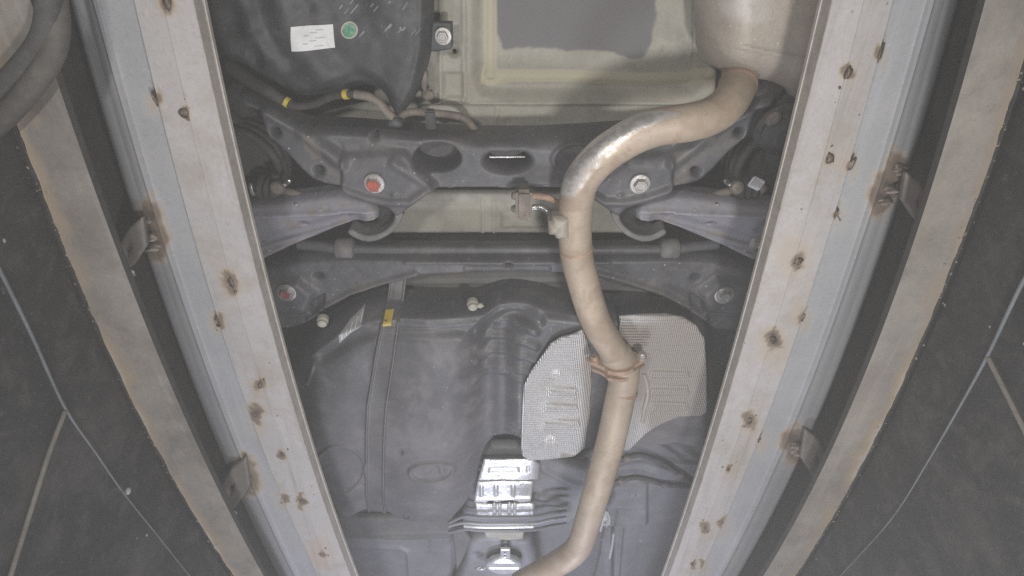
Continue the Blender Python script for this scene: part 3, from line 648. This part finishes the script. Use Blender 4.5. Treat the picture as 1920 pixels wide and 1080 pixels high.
def cross_h(u, v, d):
    um = np.where(u > 951, 1902 - u, u)
    h = np.zeros(u.shape)
    lob = [(643, 270), (643, 345), (655, 366), (707, 384), (745, 410), (815, 352), (800, 320), (760, 285), (700, 268)]
    h += plateau(um, v, lob, 5, .016) * ss(262, 312, v) * ss(830, 770, um - .4 * (v - 300))
    h += ridge(um, v, [(651, 350), (690, 364), (730, 372), (770, 372), (812, 345)], 12, .009)
    h += -.006 * ss(292, 276, v + .05 * (um - 750)) * ss(600, 680, um)
    h += ridge(um, v, [(505, 205), (560, 235), (600, 272), (640, 300)], 22, .016) + ridge(um, v, [(600, 330), (640, 345)], 14, .006)
    h += ring(um, v, (819, 298), 46, 8, .006, 27)
    h += ridge(um, v, [(812, 350), (951, 350)], 5, .006) + ridge(um, v, [(740, 300), (790, 330), (812, 345)], 14, .007)
    h += plateau(um, v, [(815, 352), (960, 352), (960, 400), (815, 400)], 4, -.012)
    h += dimple(um, v, (742, 358), 9, .005, 5) + .002 * (fbm(u, v, .03, 90) - .5)
    return h
def cross_r(u, v, d):
    um = np.where(u > 951, 1902 - u, u)
    return np.clip(.9 * ss(24, 2, seg_dist(um, v, [(578, 262), (590, 292), (612, 320), (640, 345)])) * fbm(u, v, .06, 91) * 1.5 + .8 * ss(14, 0, seg_dist(um, v, [(755, 395), (790, 372), (815, 352)])) * fbm(u, v, .09, 92) * 1.6 + ss(.55, .8, fbm(u, v, .035, 94)) * .5, 0, 1)
holes = [el((819, 297), 42, 24), el((951, 303), 40, 18, cut=291), el((515, 249), 5, 4.5, 10), el((598, 320), 4, 3.5, 10), el((1387, 249), 5, 4.5, 10), el((1304, 322), 4, 3.5, 10), el((700, 258), 4, 2.5, 10)]
sub = relief('rear_subframe', poly, 1.0, M['frame'], car, .03, .012, cross_h, .0028, False, holes, attrs={'rust': cross_r}, skirt=.05, label='dark stamped steel rear subframe with oval holes')
bolt(702, 344, .981, .0150, sub.o, M['bolt'], M['red'], label='flange bolt with red paint mark')
bolt(1200, 345, .981, .0150, sub.o, M['bolt'])
sweep_px('cross_rod', [(918, 294, 1.02), (984, 294, 1.02)], .0028, M['chrome'], sub.o, smooth=False, sides=10)
relief('inner_panel', [(760, 262), (1140, 262), (1140, 345), (760, 345)], 1.07, M['frame'], sub.o, .004, .004, None, .005, False)
for f in (lambda p: p, mir):   # cup round each arm bushing
    cup = [(742, 398), (756, 402), (748, 421), (733, 438), (709, 451), (688, 454), (667, 448), (652, 438), (658, 431), (674, 439), (692, 443), (712, 439), (728, 428), (738, 415)]
    relief('bushing_cup', f(cup), 1.0, M['cup'], sub.o, .003, .0035, None, .002, True, skirt=.035)
    relief('bushing', f([(700, 386), (729, 388), (741, 402), (739, 418), (720, 438), (690, 446), (660, 440), (672, 424), (706, 418)]), 1.032, M['rubdark'], sub.o, .012, .012, None, .003, True, skirt=.02)

# lower control arms --------------------------------------------------------
armp = [(425, 376, 1.06), (469, 372, 1.06), (551, 363, 1.06), (640, 354, 1.06), (690, 370, 1.04), (703, 382, 1.03), (708, 400), (708, 417), (690, 420), (660, 427), (600, 450, 1.03), (540, 472, 1.045), (494, 489, 1.06), (430, 512, 1.06)]
for f, lab in ((lambda p: p, 'left'), (mir, 'right')):
    def arm_h(u, v, d, f=f):
        um = u if lab == 'left' else 1902 - u
        cr = 408 - (um - 470) * .04
        h = -.034 * np.clip(-(v - cr) / 46, 0, 1) - .045 * np.clip((v - cr) / 80, 0, 1) + ridge(um, v, [(430, 409), (690, 399)], 7, .003) + ridge(um, v, [(430, 505), (494, 482), (540, 466), (600, 445), (660, 422), (700, 412)], 5, .009)
        h -= .018 * ss(30, 2, seg_dist(um, v, [(430, 497), (494, 474), (540, 458), (600, 437), (660, 416)])) * (v > cr)
        h += .002 * (fbm(u, v, .05, 95) - .5) - .02 * ss(660, 705, um) * ss(380, 395, v) * 0
        return h
    hs = f(el((563, 428), 6, 5, 12)); h2 = f(el((584, 375), 4, 3, 10))
    a = relief('control_arm', f(armp) if lab == 'left' else f(armp)[::-1], 1.015, M['arm'], car, .02, .008, arm_h, .0028, False, [hs, h2], skirt=.03,
               attrs={'rust': lambda u, v, d: ss(.5, .85, fbm(u, v, .05, 96)) * .8}, label='purple-grey stamped control arm on the %s' % lab)
    for i, c in enumerate(f([(556, 384), (505, 470), (600, 395)])): blob('mud_fleck', W(*c, 1.02), .0035, M['cream'], a.o, (1.3, .8, .5), .5, 1, i)
    if lab == 'right': bolt(1417, 457, 1.005, .010, a.o, M['bolt'])
# stabiliser bar ------------------------------------------------------------
sb = sweep_px('stabiliser_bar', [(560, 458, 1.09), (600, 462, 1.085), (640, 467, 1.08), (760, 468, 1.08), (951, 468, 1.08), (1150, 468, 1.08), (1262, 467, 1.08), (1300, 462, 1.085), (1345, 458, 1.09)], .0115, M['frame'], car, sides=20, label='dark round stabiliser bar across the car')
for f in (lambda p: p, mir):
    sweep_px('bar_clamp', f([(630, 467, 1.08), (634, 467, 1.08), (662, 467, 1.08), (666, 467, 1.08)]), [.017, .024, .024, .017], M['cup'], sb, sides=20, smooth=False)
    c2 = W(*f([(655, 494)])[0], 1.075); blob('clamp_bolt', c2, .013, M['bodygrey'], sb, (1, 1, .6), .3, 2, 3)
# front beam of the subframe
beamp = [(470, 512), (560, 488), (640, 484), (760, 486), (951, 486), (1142, 486), (1262, 484), (1342, 488), (1432, 512), (1432, 600), (1425, 622), (1392, 626), (1340, 622), (1318, 608), (1296, 590), (1250, 564), (1200, 549), (1150, 538), (1110, 522), (1060, 517), (951, 516), (850, 518), (780, 522), (720, 537), (660, 556), (615, 580), (590, 600), (572, 612), (545, 620), (515, 620), (480, 600)]
def fb_h(u, v, d):
    um = np.where(u > 951, 1902 - u, u)
    h = ridge(um, v, [(580, 596), (610, 574), (660, 548), (720, 528), (780, 512)], 9, .010) + ridge(um, v, [(760, 492), (951, 492)], 5, .006)
    h += plateau(um, v, [(470, 525), (560, 522), (590, 545), (575, 580), (470, 590)], 8, .018) - plateau(um, v, [(583, 565), (608, 552), (606, 578), (585, 588)], 3, .02)
    h += ridge(um, v, [(510, 594), (560, 592), (580, 585)], 4, .005) - .012 * ss(40, 8, seg_dist(um, v, [(640, 545), (720, 515)])) * 0
    h += plateau(um, v, [(870, 500), (1000, 500), (1000, 514), (870, 514)], 3, -.006) + .003 * (fbm(u, v, .05, 97) - .5)
    return h
fbm_ = relief('subframe_front_beam', beamp, 1.05, M['frame'], car, .03, .012, fb_h, .0028, False, [el((953, 499), 4, 3, 10), el((597, 518), 4, 2, 8), el((1303, 521), 4, 3, 8)], skirt=.05,
            attrs={'rust': lambda u, v, d: np.clip(.35 * ss(.45, .8, fbm(u, v, .06, 99)) + .6 * ss(20, 0, seg_dist(np.where(u > 951, 1902 - u, u), v, [(620, 565), (680, 535), (740, 522)])), 0, 1) * .8}, label='dark front beam of the rear subframe with mounting bosses')
for (px, py, paint, lab) in ((537, 548, M['dullred'], 'mounting bolt with dull red paint mark'), (1358, 553, None, None)):
    lathe('washer', W(px, py, 1.032), (0, 0, -1), [(.021, 0), (.021, .003), (.017, .005)], M['bolt'], fbm_.o, 28)
    bolt(px, py, 1.028, .0135, fbm_.o, M['bolt'], paint, label=lab)
# tan panel between the two subframe members
relief('mid_floor', [(720, 360), (1190, 360), (1200, 440), (700, 440)], 1.16, M['body'], car, .01, .01, lambda u, v, d: ridge(u, v, [(905, 372), (905, 440)], 4, .006) + ridge(u, v, [(927, 372), (927, 440)], 4, .006) + ridge(u, v, [(720, 378), (900, 380)], 4, .004) + plateau(u, v, [(940, 395), (1060, 395), (1060, 425), (940, 425)], 4, .006), .004, False)
relief('fore_floor', [(680, 500), (1200, 500), (1220, 560), (640, 560)], 1.12, M['bodygrey'], car, .01, .01, lambda u, v, d: ridge(u, v, [(760, 530), (1060, 526)], 5, .006), .005, False)

# brake and suspension bits at the sides ---------------------------------------
def coil(cx, cy, z, r, wire, turns, parent, mat):
    c = W(cx, cy, z); pts = [c + np.array([r * math.cos(t), r * math.sin(t), .024 * t / 6.283]) for t in np.linspace(0, turns * 6.283, int(turns * 22))]
    return sweep('coil_spring', pts, wire, mat, parent, 10, 1, label=None)
k1 = coil(1462, 325, 1.06, .078, .0085, 4, car, M['rubber']); k1['label'] = 'black coil spring beside the right rail'
k2 = coil(440, 325, 1.06, .078, .0085, 4, car, M['rubber']); k2['label'] = 'black coil spring beside the left rail'
for f, w in ((lambda p: p, 'left'), (mir, 'right')):
    bt = lathe('ball_joint_boot', W(*f([(513, 355)])[0], 1.06), ((1, .1, -.25) if w == 'left' else (-1, .1, -.25)), [(.020, -.03), (.026, -.02), (.020, -.014), (.025, -.006), (.019, 0), (.022, .008), (.015, .016), (.012, .02)], M['rubber'], car, 24, label='rubber joint boot with pale nipple on the ' + w)
    lathe('boot_collar', W(*f([(524, 350)])[0], 1.05), (0, -.3, -1), [(.013, 0), (.014, .01), (.011, .018), (.006, .02)], M['tanrub'], bt, 20)
    lathe('grease_nipple', W(*f([(532, 347)])[0], 1.035), ((.7, -.55, -.3) if w == 'left' else (-.7, -.55, -.3)), [(.004, 0), (.005, .006), (.0035, .008), (.0048, .013), (.004, .022), (.002, .024)], M['chrome'], bt, 12)
    sweep_px('link_rod', f([(528, 357, 1.06), (550, 362, 1.06), (575, 372, 1.06)]), .008, M['tanrub'], bt, sides=12)
    kn = blob('knuckle', W(*f([(455, 270)])[0], 1.14), .09, M['dark'], car, (.5, 1.2, .5), .35, 3, 21); kn['label'] = 'dark wheel knuckle casting on the ' + w
    blob('knuckle_lug', W(*f([(473, 356)])[0], 1.06), .010, M['bolt'], kn, (.6, 1.5, .6), .2, 2, 22)
tg = box('sensor_tag', W(1418, 344, 1.02), (.026, .022, .006), M['white'], car, Matrix.Rotation(math.radians(24), 3, 'Z'), .002, label='small white printed tag hanging by the right spring')
box('tag_print', W(1416, 343.5, 1.0155), (.012, .012, .001), M['print'], tg, Matrix.Rotation(math.radians(24), 3, 'Z'), 0)
box('tag_print', W(1425, 348, 1.0155), (.006, .008, .001), M['print'], tg, Matrix.Rotation(math.radians(24), 3, 'Z'), 0)
blob('tag_clip', W(1431, 353, 1.025), .008, M['tanrub'], tg, (1, 1, .8), .2, 2, 31)
rb = lathe('bump_stop', W(1448, 214, 1.10), (.1, .3, -1), [(.055, 0), (.055, .02), (.046, .03), (.050, .042), (.040, .05), (.044, .06), (.030, .068), (.02, .075), (.018, .085)], M['rubber'], car, 32, label='ribbed black rubber mount behind the muffler')
blob('mount_cap', W(1436, 168, 1.04), .035, M['rubber'], rb, (1, .6, .6), .2, 2, 41)
lathe('mount_nut', W(1447, 218, 1.015), (.1, .3, -1), [(.014, 0), (.014, .008), (.008, .012)], M['tanrub'], rb, 18)

# fuel tank ---------------------------------------------------------------------
tankp = [(535, 720, 1.04), (552, 670, 1.04), (578, 632, 1.07), (612, 602, 1.07), (650, 575, 1.07), (690, 556, 1.07), (718, 549, 1.07), (770, 553, 1.07), (820, 556, 1.07), (880, 558, 1.07), (905, 556, 1.07), (930, 548, 1.07), (965, 545, 1.07), (1005, 549, 1.07), (1040, 556, 1.07), (1075, 560, 1.07), (1130, 562, 1.07), (1210, 566, 1.07), (1290, 580, 1.07), (1334, 622, 1.05), (1342, 700, 1.05), (1337, 790, 1.05), (1312, 832, 1.05), (1270, 855, 1.0), (1180, 862, 1.0), (1100, 866, 1.0), (1010, 868, 1.0), (965, 842, 1.0), (931, 843, 1.0), (909, 868, 1.0), (899, 890, 1.0), (890, 929, 1.0), (875, 957, 1.0), (849, 983, 1.0), (827, 993, 1.0), (787, 995, 1.0), (749, 990, 1.0), (722, 976, 1.0), (705, 970, 1.0), (686, 967, 1.0), (664, 981, 1.0), (643, 986, 1.0), (615, 960, 1.0), (570, 880, 1.0), (540, 800, 1.0)]
def tank_h(u, v, d):
    h = np.zeros(u.shape)
    # flat rim along the top and the big bulges below it
    rim = [(560, 690), (590, 655), (640, 618), (690, 596), (730, 588), (800, 590), (860, 600), (900, 610), (905, 700), (900, 800), (890, 870), (872, 945), (840, 985), (780, 985), (720, 962), (640, 975), (540, 850)]
    h += plateau(u, v, rim, 55, .046)
    h += dimple(u, v, (800, 800), 130, .030, 230) + dimple(u, v, (635, 810), 100, .022, 200) - ridge(u, v, [(912, 640), (905, 860)], 34, .014) + dimple(u, v, (950, 760), 55, .012, 120)
    rrim = [(960, 640), (1010, 600), (1090, 590), (1300, 590), (1335, 640), (1335, 820), (1250, 850), (1000, 855), (960, 820)]
    h += plateau(u, v, rrim, 20, .024)
    u0, v0 = u, v; u, v = conv(u0, v0, .985, 1.065)
    h += ridge(u, v, [(600, 632), (650, 592), (700, 570), (740, 563), (880, 566), (910, 566), (935, 556), (965, 553), (1005, 557), (1080, 566)], 6, .007)
    h -= ridge(u, v, [(620, 632), (670, 600), (720, 582), (860, 582), (900, 590), (960, 572), (1010, 574)], 14, .010)
    u, v = conv(u0, v0, .985, 1.03)
    for yy_ in (598, 624, 650, 676): h += ridge(u, v, [(898, yy_ + 12), (920, yy_ + 2), (955, yy_), (985, yy_ + 4), (1003, yy_ + 12)], 12, .009)
    u, v = u0, v0
    h += ridge(u, v, [(890, 720), (935, 712), (980, 720)], 9, .006)
    h += ring(u, v, (641, 868), 45, 5, .006, 46) + ridge(u, v, [(612, 868), (628, 858), (648, 856)], 3, .002)
    h += dimple(u, v, (753, 834), 8, -.012) + ring(u, v, (812, 868), 40, 7, .009, 18) - dimple(u, v, (812, 868), 36, .007, 15) + ridge(u, v, [(838, 860), (838, 872)], 3, .004) + ridge(u, v, [(828, 861), (828, 871)], 3, .004) + ring(u, v, (806, 866), 8, 3, .003)
    h += ridge(u, v, [(600, 898), (640, 908), (690, 910)], 4, .006) + .007 * ss(.022, .010, d) * ss(.004, .010, d) * (v > 850)
    h -= ridge(u, v, [(692, 600), (690, 960)], 8, .006) * 0
    h += .004 * (fbm(u, v, .012, 110) - .5)
    h -= ridge(u, v, [(560, 640), (572, 690), (560, 740)], 10, .01) * 0
    h += ridge(u, v, [(585, 690), (575, 720)], 6, .006)
    return h
tank = relief('fuel_tank', tankp, 1.03, M['tank'], car, .05, .03, tank_h, .0030, skirt=.04, zf=.985,
              attrs={'dust': lambda u, v, d: np.clip(.75 * ss(640, 860, v) * ss(1000, 880, u) * (.55 + .45 * fbm(u, v, .02, 113)) + .9 * ss(150, 20, np.hypot((u - 800) * .8, v - 760)) * (.25 + .75 * ss(.3, .9, fbm(u, v, .05, 111))) + .7 * ss(820, 850, v) * (u > 1160) * .6 + .6 * (u > 1160) * ss(740, 790, v), 0, 1)}, label='grey moulded saddle fuel tank')  # dust smears, plus the brighter light on the lower tank put into the colour
strap_c = [(735, 552), (733, 600), (722, 670), (713, 740), (709, 800), (706, 880), (705, 960), (706, 975)]
strap_l = [(719, 556), (716, 600), (704, 665), (692, 745), (690, 800), (689, 880), (689, 972)]; strap_r = [(752, 556), (749, 600), (742, 665), (730, 745), (726, 800), (723, 880), (721, 978)]
strap_poly = strap_l + strap_r[::-1]
def strap_h(u, v, d): return .006 * ss(.0055, .0035, d)
st = relief('tank_strap', strap_poly, .99, M['strap'], car, .002, .002, strap_h, .0016, False, base=lambda x, y: tank.z(x, y) - .006, skirt=.008, label='steel strap holding the fuel tank')
drape('yellow_sticker', [(726, 572), (741, 572), (741, 585), (726, 585)], 1.03, tank.z, .0165, M['yellow'], st.o, label='small yellow sticker on the strap')
drape('sticker_print', [(727, 578), (739, 578), (739, 579), (727, 579)], 1.03, tank.z, .0172, M['strip'], st.o, thick=.0004)
drape('barcode_label', [(642, 611), (660, 592), (683, 576), (685, 592), (663, 608), (643, 627)], 1.03, tank.z, .0015, M['labelgrey'], tank.o, label='grey barcode label on the tank shoulder')
for k in range(9):
    t = k / 8; a = np.array([647, 612]) * (1 - t) + np.array([680, 583]) * t
    drape('barcode_line', [(a[0], a[1] - 3), (a[0] + 2, a[1] - 4.5), (a[0] + 2, a[1] + 6), (a[0], a[1] + 7.5)], 1.03, tank.z, .002, M['print'] if k % 2 else M['white'], tank.o, thick=.0004, step=.0015)
# hand-written mark up the tank
zt = lambda px, py: float(tank.z(*[np.array([q]) for q in W(px, py, 1.0)[:2]])[0])
for pts in ([(757, 972), (766, 973), (768, 968)], [(757, 972), (757, 966)], [(764, 962), (760, 958), (765, 955)], [(758, 952), (766, 950), (760, 946)], [(760, 941), (766, 939), (761, 935)], [(758, 925), (765, 927)]):
    sweep('ink_stroke', [W(a, b, zt(a, b) - .0008) for a, b in pts], .0011, M['mark'], tank.o, 6, 3)
for (px, py) in ((606, 596), (886, 565)):
    pl = lathe('vent_plug', W(px, py, 1.03), (.1, .2, -1), [(.0125, 0), (.0125, .010), (.010, .014), (.010, .019), (.006, .022)], M['cream'], tank.o, 18, label='cream plastic vent plug on the tank rim')
blob('vent_nub', W(898, 572, 1.02), .008, M['cream'], tank.o, (1.3, .8, .8), .3, 2, 55)
# heat shields of embossed foil ---------------------------------------------------
def foil_h(u, v, d):
    h = -.016 * ss(1070, 1112, u) * (u < 1130)
    for x0_, x1_, y0_, y1_ in ((1024, 1078, 716, 731), (1016, 1080, 746, 762), (1013, 1084, 777, 794)):
        h += plateau(u, v, [(x0_ + 8, y0_ + 3), (x1_, y0_), (x1_ + 2, y1_ - 3), (x1_ - 8, y1_), (x0_, y1_)], 2.5, .009)
    h -= dimple(u, v, (1041, 692), 10, .012) + dimple(u, v, (1031, 816), 11, .012)
    for i, y_ in enumerate((690, 722, 752)): h += plateau(u, v, [(1218, y_ - 6), (1284, y_ - 7), (1288, y_ + 7), (1220, y_ + 8)], 3, .005)
    return h + .0015 * (fbm(u, v, .04, 120) - .5)
hs1 = relief('foil_heat_shield', [(1092, 616), (1051, 627), (1032, 639), (1018, 659), (996, 689), (982, 717), (979, 770), (977, 820), (979, 846), (990, 856), (1040, 852), (1076, 848), (1096, 838), (1106, 780), (1109, 720), (1108, 660)], 1.0, M['foil'], car, .004, .005, foil_h, .0024, False, skirt=.004, base=lambda x, y: np.full(x.shape, .984),
       attrs={'dust': lambda u, v, d: np.clip(.9 * ss(1075, 1108, u) + .8 * ss(838, 850, v - (u - 1080) * .2) * (u > 1050) + .08 * fbm(u, v, .05, 121), 0, 1)}, label='bright embossed foil heat shield left of the exhaust')
hs2 = relief('foil_heat_shield', [(1160, 587), (1200, 584), (1246, 583), (1279, 589), (1303, 604), (1318, 628), (1322, 687), (1323, 764), (1312, 772), (1270, 774), (1236, 788), (1208, 806), (1178, 836), (1150, 836), (1150, 700), (1160, 640)], 1.0, M['foil'], car, .004, .005, foil_h, .0024, False, skirt=.004, base=lambda x, y: np.full(x.shape, .984),
       attrs={'dust': lambda u, v, d: np.clip(.74 + .25 * fbm(u, v, .03, 122) - .62 * ss(606, 590, v - .02 * (u - 1160)) * ss(1260, 1180, u) - .4 * ss(50, 15, np.hypot(u - 1195, (v - 800) * .6)) + .4 * ss(755, 775, v) * ss(1200, 1240, u), 0, 1)}, label='dust-coated embossed foil heat shield right of the exhaust')
blob('stone', W(1237, 659, .993), .007, M['tanrub'], hs2.o, (1.2, .8, .6), .4, 2, 61)
sweep_px('bent_rod', [(1207, 700, .985), (1214, 722, .985), (1214, 745, .982), (1208, 768, .98), (1205, 790, .985)], .005, M['muffler'], hs2.o, sides=12)

# tunnel and front floor ------------------------------------------------------------
ffloor = [(540, 950), (700, 930), (900, 940), (1000, 900), (1150, 830), (1330, 830), (1400, 900), (1400, 1180), (500, 1180)]
def ff_h(u, v, d):
    h = ridge(u, v, [(600, 1020), (655, 1022), (750, 1027), (765, 1034), (772, 1120)], 7, .008) + ridge(u, v, [(600, 1000), (760, 1006), (840, 1000)], 8, -.008)
    h += ridge(u, v, [(855, 990), (858, 1120)], 6, .014) + plateau(u, v, [(806, 1000), (830, 1000), (830, 1035), (806, 1035)], 3, .004)
    h -= plateau(u, v, [(862, 960), (1000, 930), (1110, 960), (1130, 1180), (860, 1180)], 22, .07)
    h += ridge(u, v, [(1140, 870), (1175, 856), (1203, 851), (1240, 864), (1275, 886), (1320, 920)], 9, -.03) + ridge(u, v, [(1130, 912), (1165, 899), (1193, 894), (1243, 906), (1284, 909), (1340, 912)], 7, -.024)
    h += plateau(u, v, [(1100, 906), (1213, 906), (1213, 985), (1100, 985)], 4, .012) + dimple(u, v, (1183, 922), 3, -.01) + dimple(u, v, (1194, 922), 3, -.01)
    h += ridge(u, v, [(1160, 945), (1205, 946)], 3, .004) - plateau(u, v, [(1150, 985), (1330, 985), (1330, 1200), (1150, 1200)], 6, .03)
    h += ridge(u, v, [(1170, 985), (1160, 1100)], 6, .010) + ridge(u, v, [(1205, 1030), (1300, 1027)], 4, .006)
    h += ridge(u, v, [(1040, 870), (1080, 888), (1120, 893)], 8, .010) + ridge(u, v, [(1060, 935), (1100, 942)], 6, .006)
    return h + .002 * (fbm(u, v, .02, 130) - .5)
ff = relief('front_floor', ffloor, 1.15, M['floor'], car, .01, .01, ff_h, .0036, False, label='blue-grey front floor with pressed ribs')
relief('shade_strip', [(560, 968), (700, 972), (856, 968), (856, 1000), (840, 1012), (760, 1016), (660, 1012), (560, 1010)], 1.12, M['bodygrey'], car, .012, .012, lambda u, v, d: ridge(u, v, [(560, 1000), (660, 1003), (850, 998)], 4, .005), .004, False, label='dull grey strip standing in for the shade in front of the tank')  # darker strip added to stand for the shade past the tank edge
tun = relief('tunnel_cover', [(860, 986), (900, 850), (920, 838), (970, 838), (1010, 856), (1060, 870), (1110, 880), (1100, 960), (1064, 990), (1000, 1000)], 1.085, M['floor'], car, .02, .02, lambda u, v, d: ridge(u, v, [(905, 858), (1010, 858)], 5, .006) + ridge(u, v, [(1020, 880), (1070, 905), (1100, 912)], 10, .008) + ridge(u, v, [(1015, 930), (1060, 950)], 14, .010), .0034, False, label='grey tunnel panel beside the bright shields')
def strip_piece(name, poly, z, feats, dust=None, par=car, mat='foilplain', lab=None, sk=.004):
    return relief(name, poly, z, M[mat], par, .004, .005, lambda u, v, d: sum([f(u, v) for f in feats], np.zeros(u.shape)) + .0022 * (fbm(u, v, .09, 140) - .5), .0024, False, skirt=sk,
                  attrs={'dust': dust or (lambda u, v, d: .12 * fbm(u, v, .05, 141) + .8 * ss(985, 1010, u))}, label=lab)
par = strip_piece('tunnel_heat_shield', [(907, 864), (1000, 863), (1012, 872), (1010, 900), (980, 902), (940, 901), (896, 902)], 1.045, [lambda u, v: -plateau(u, v, [(917, 878), (972, 877), (972, 885), (917, 886)], 2.5, .006), lambda u, v: dimple(u, v, (990, 877), 4, -.004), lambda u, v: dimple(u, v, (990, 883), 4, -.004)], lab='bright crinkled aluminium tunnel heat shield')
strip_piece('shield_band', [(895, 905), (960, 904), (1000, 905), (996, 941), (975, 943), (955, 938), (930, 943), (920, 938), (912, 944), (888, 943)], 1.05, [lambda u, v: ridge(u, v, [(903, 912), (903, 928)], 5, .005), lambda u, v: ridge(u, v, [(930, 912), (930, 928)], 5, .005), lambda u, v: ridge(u, v, [(962, 912), (962, 928)], 5, .005), lambda u, v: ridge(u, v, [(890, 936), (1000, 934)], 5, .004)], par=par.o)
strip_piece('shield_band', [(891, 947), (925, 948), (1002, 946), (1003, 967), (950, 968), (892, 967)], 1.045, [lambda u, v: -ridge(u, v, [(927, 945), (927, 968)], 4, .006), lambda u, v: -ridge(u, v, [(937, 945), (937, 968)], 3, .005), lambda u, v: -ridge(u, v, [(955, 945), (955, 968)], 4, .006), lambda u, v: -ridge(u, v, [(965, 945), (965, 968)], 3, .005)], lambda u, v, d: np.zeros(u.shape) + .9 * ss(994, 1002, u), par=par.o)
strip_piece('shield_band', [(900, 970), (994, 969), (994, 975), (900, 976)], 1.04, [], lambda u, v, d: np.zeros(u.shape), par=par.o)
for k, (y_, m_) in enumerate(((966, 'floor'), (978, 'zinc'), (984, 'foilplain'), (990, 'floor'))):
    pts = [(842, y_ + 8 if k else y_ + 14, 1.045), (870, y_ + 2, 1.035), (900, y_ + 4, 1.03), (950, y_ + 4, 1.03), (1000, y_ + 3, 1.03), (1035, y_ - 4, 1.03), (1062, y_ - 8, 1.035)]
    if m_ == 'foilplain': pts = pts[1:5]
    sweep_px('cross_brace', pts, .0052, M[m_], tun.o, sides=12)
strip_piece('cross_lip', [(908, 999), (983, 999), (980, 1012), (950, 1014), (912, 1009)], 1.06, [lambda u, v: ridge(u, v, [(908, 1004), (983, 1006)], 3, .004)], lambda u, v, d: np.full(u.shape, .45), par=tun.o, mat='body')
dome = relief('prop_shaft_cover', [(888, 1009), (985, 1012), (1000, 1030), (1010, 1090), (1000, 1180), (840, 1180), (868, 1060)], 1.075, M['floor'], car, .035, .025, lambda u, v, d: dimple(u, v, (945, 1070), 70, .03, 60), .0034, label='grey rounded cover in the tunnel')
relief('cover_plate', el((945, 1064), 34, 16), 1.03, M['foilplain'], dome.o, .012, .012, lambda u, v, d: ridge(u, v, [(905, 1055), (985, 1055)], 3, .003) + ridge(u, v, [(905, 1066), (985, 1066)], 2, .003), .0022, label='bright ribbed metal plate')
bkt = relief('small_bracket', [(938, 1031), (957, 1031), (957, 1048), (938, 1048)], 1.035, M['foilplain'], dome.o, .003, .003, None, .002, False, [el((947, 1037), 2.6, 2, 8), el((947, 1043), 2.6, 2, 8)])
blob('foil_lump', W(902, 1066, 1.03), .011, M['foilplain'], dome.o, (1.4, .9, .5), .35, 2, 71)
box('foil_slit', W(902, 1066, 1.0225), (.014, .003, .002), M['mark'], dome.o, Matrix.Rotation(-.4, 3, 'Z'), 0)
relief('side_wall', [(846, 992), (866, 990), (884, 1012), (868, 1050), (856, 1072)], 1.06, M['bodygrey'], dome.o, .006, .006, None, .003, False)
for pts in ([(1118, 884), (1150, 868), (1176, 857), (1203, 853), (1240, 866), (1275, 889), (1310, 915), (1340, 945)], [(1112, 924), (1140, 910), (1165, 900), (1193, 895), (1220, 900), (1246, 908), (1284, 911), (1345, 915)]):  # dark tubes added to draw the dark grooves pressed in the floor
    hh = sweep_px('groove_tube', [(a, b, 1.095) for a, b in pts], .0075, M['groovedark'], car, sides=12); hh['label'] = 'dark curved tube standing in for a floor groove right of the front exhaust pipe'
    for k in (2, 5): box('tube_clip', W(*pts[k], 1.093), (.016, .020, .018), M['tanrub'], hh, bevel=.003)
# bright edge strips right of the pipe
for pts, m_ in (([(1138, 957), (1143, 970), (1142, 983)], 'foilplain'), ([(1134, 984), (1131, 996), (1129, 1008)], 'chrome'), ([(1127, 1016), (1122, 1045), (1114, 1078)], 'chrome'), ([(1151, 1000), (1148, 1022), (1143, 1046)], 'foilplain')):
    sweep_px('trim_edge', [(a, b, 1.05) for a, b in pts], .0042, M[m_], ff.o, sides=10)
relief('bright_plate', [(1124, 960), (1138, 956), (1143, 985), (1126, 1000), (1120, 990)], 1.06, M['foilplain'], ff.o, .003, .003, None, .0025, False)

# ------------------------------------------------------------------ air of the pit
bmh = bmesh.new(); bmesh.ops.create_cube(bmh, size=1, matrix=Matrix.Translation((0, 1.0, .0)) @ Matrix.Diagonal((3.0, 5.0, 3.8, 1)))
mh = bpy.data.materials.new('haze_air'); mh.use_nodes = True; nt = mh.node_tree; nt.nodes.remove(nt.nodes['Principled BSDF'])
pv = nt.nodes.new('ShaderNodeVolumePrincipled'); pv.inputs['Color'].default_value = (.93, .93, .92, 1); pv.inputs['Density'].default_value = .082
nt.links.new(pv.outputs[0], nt.nodes['Material Output'].inputs['Volume'])
hz = bm_obj('haze', bmh, mh); hz['kind'] = 'stuff'; hz['label'] = 'thin pale haze filling the pit'; hz['category'] = 'haze'
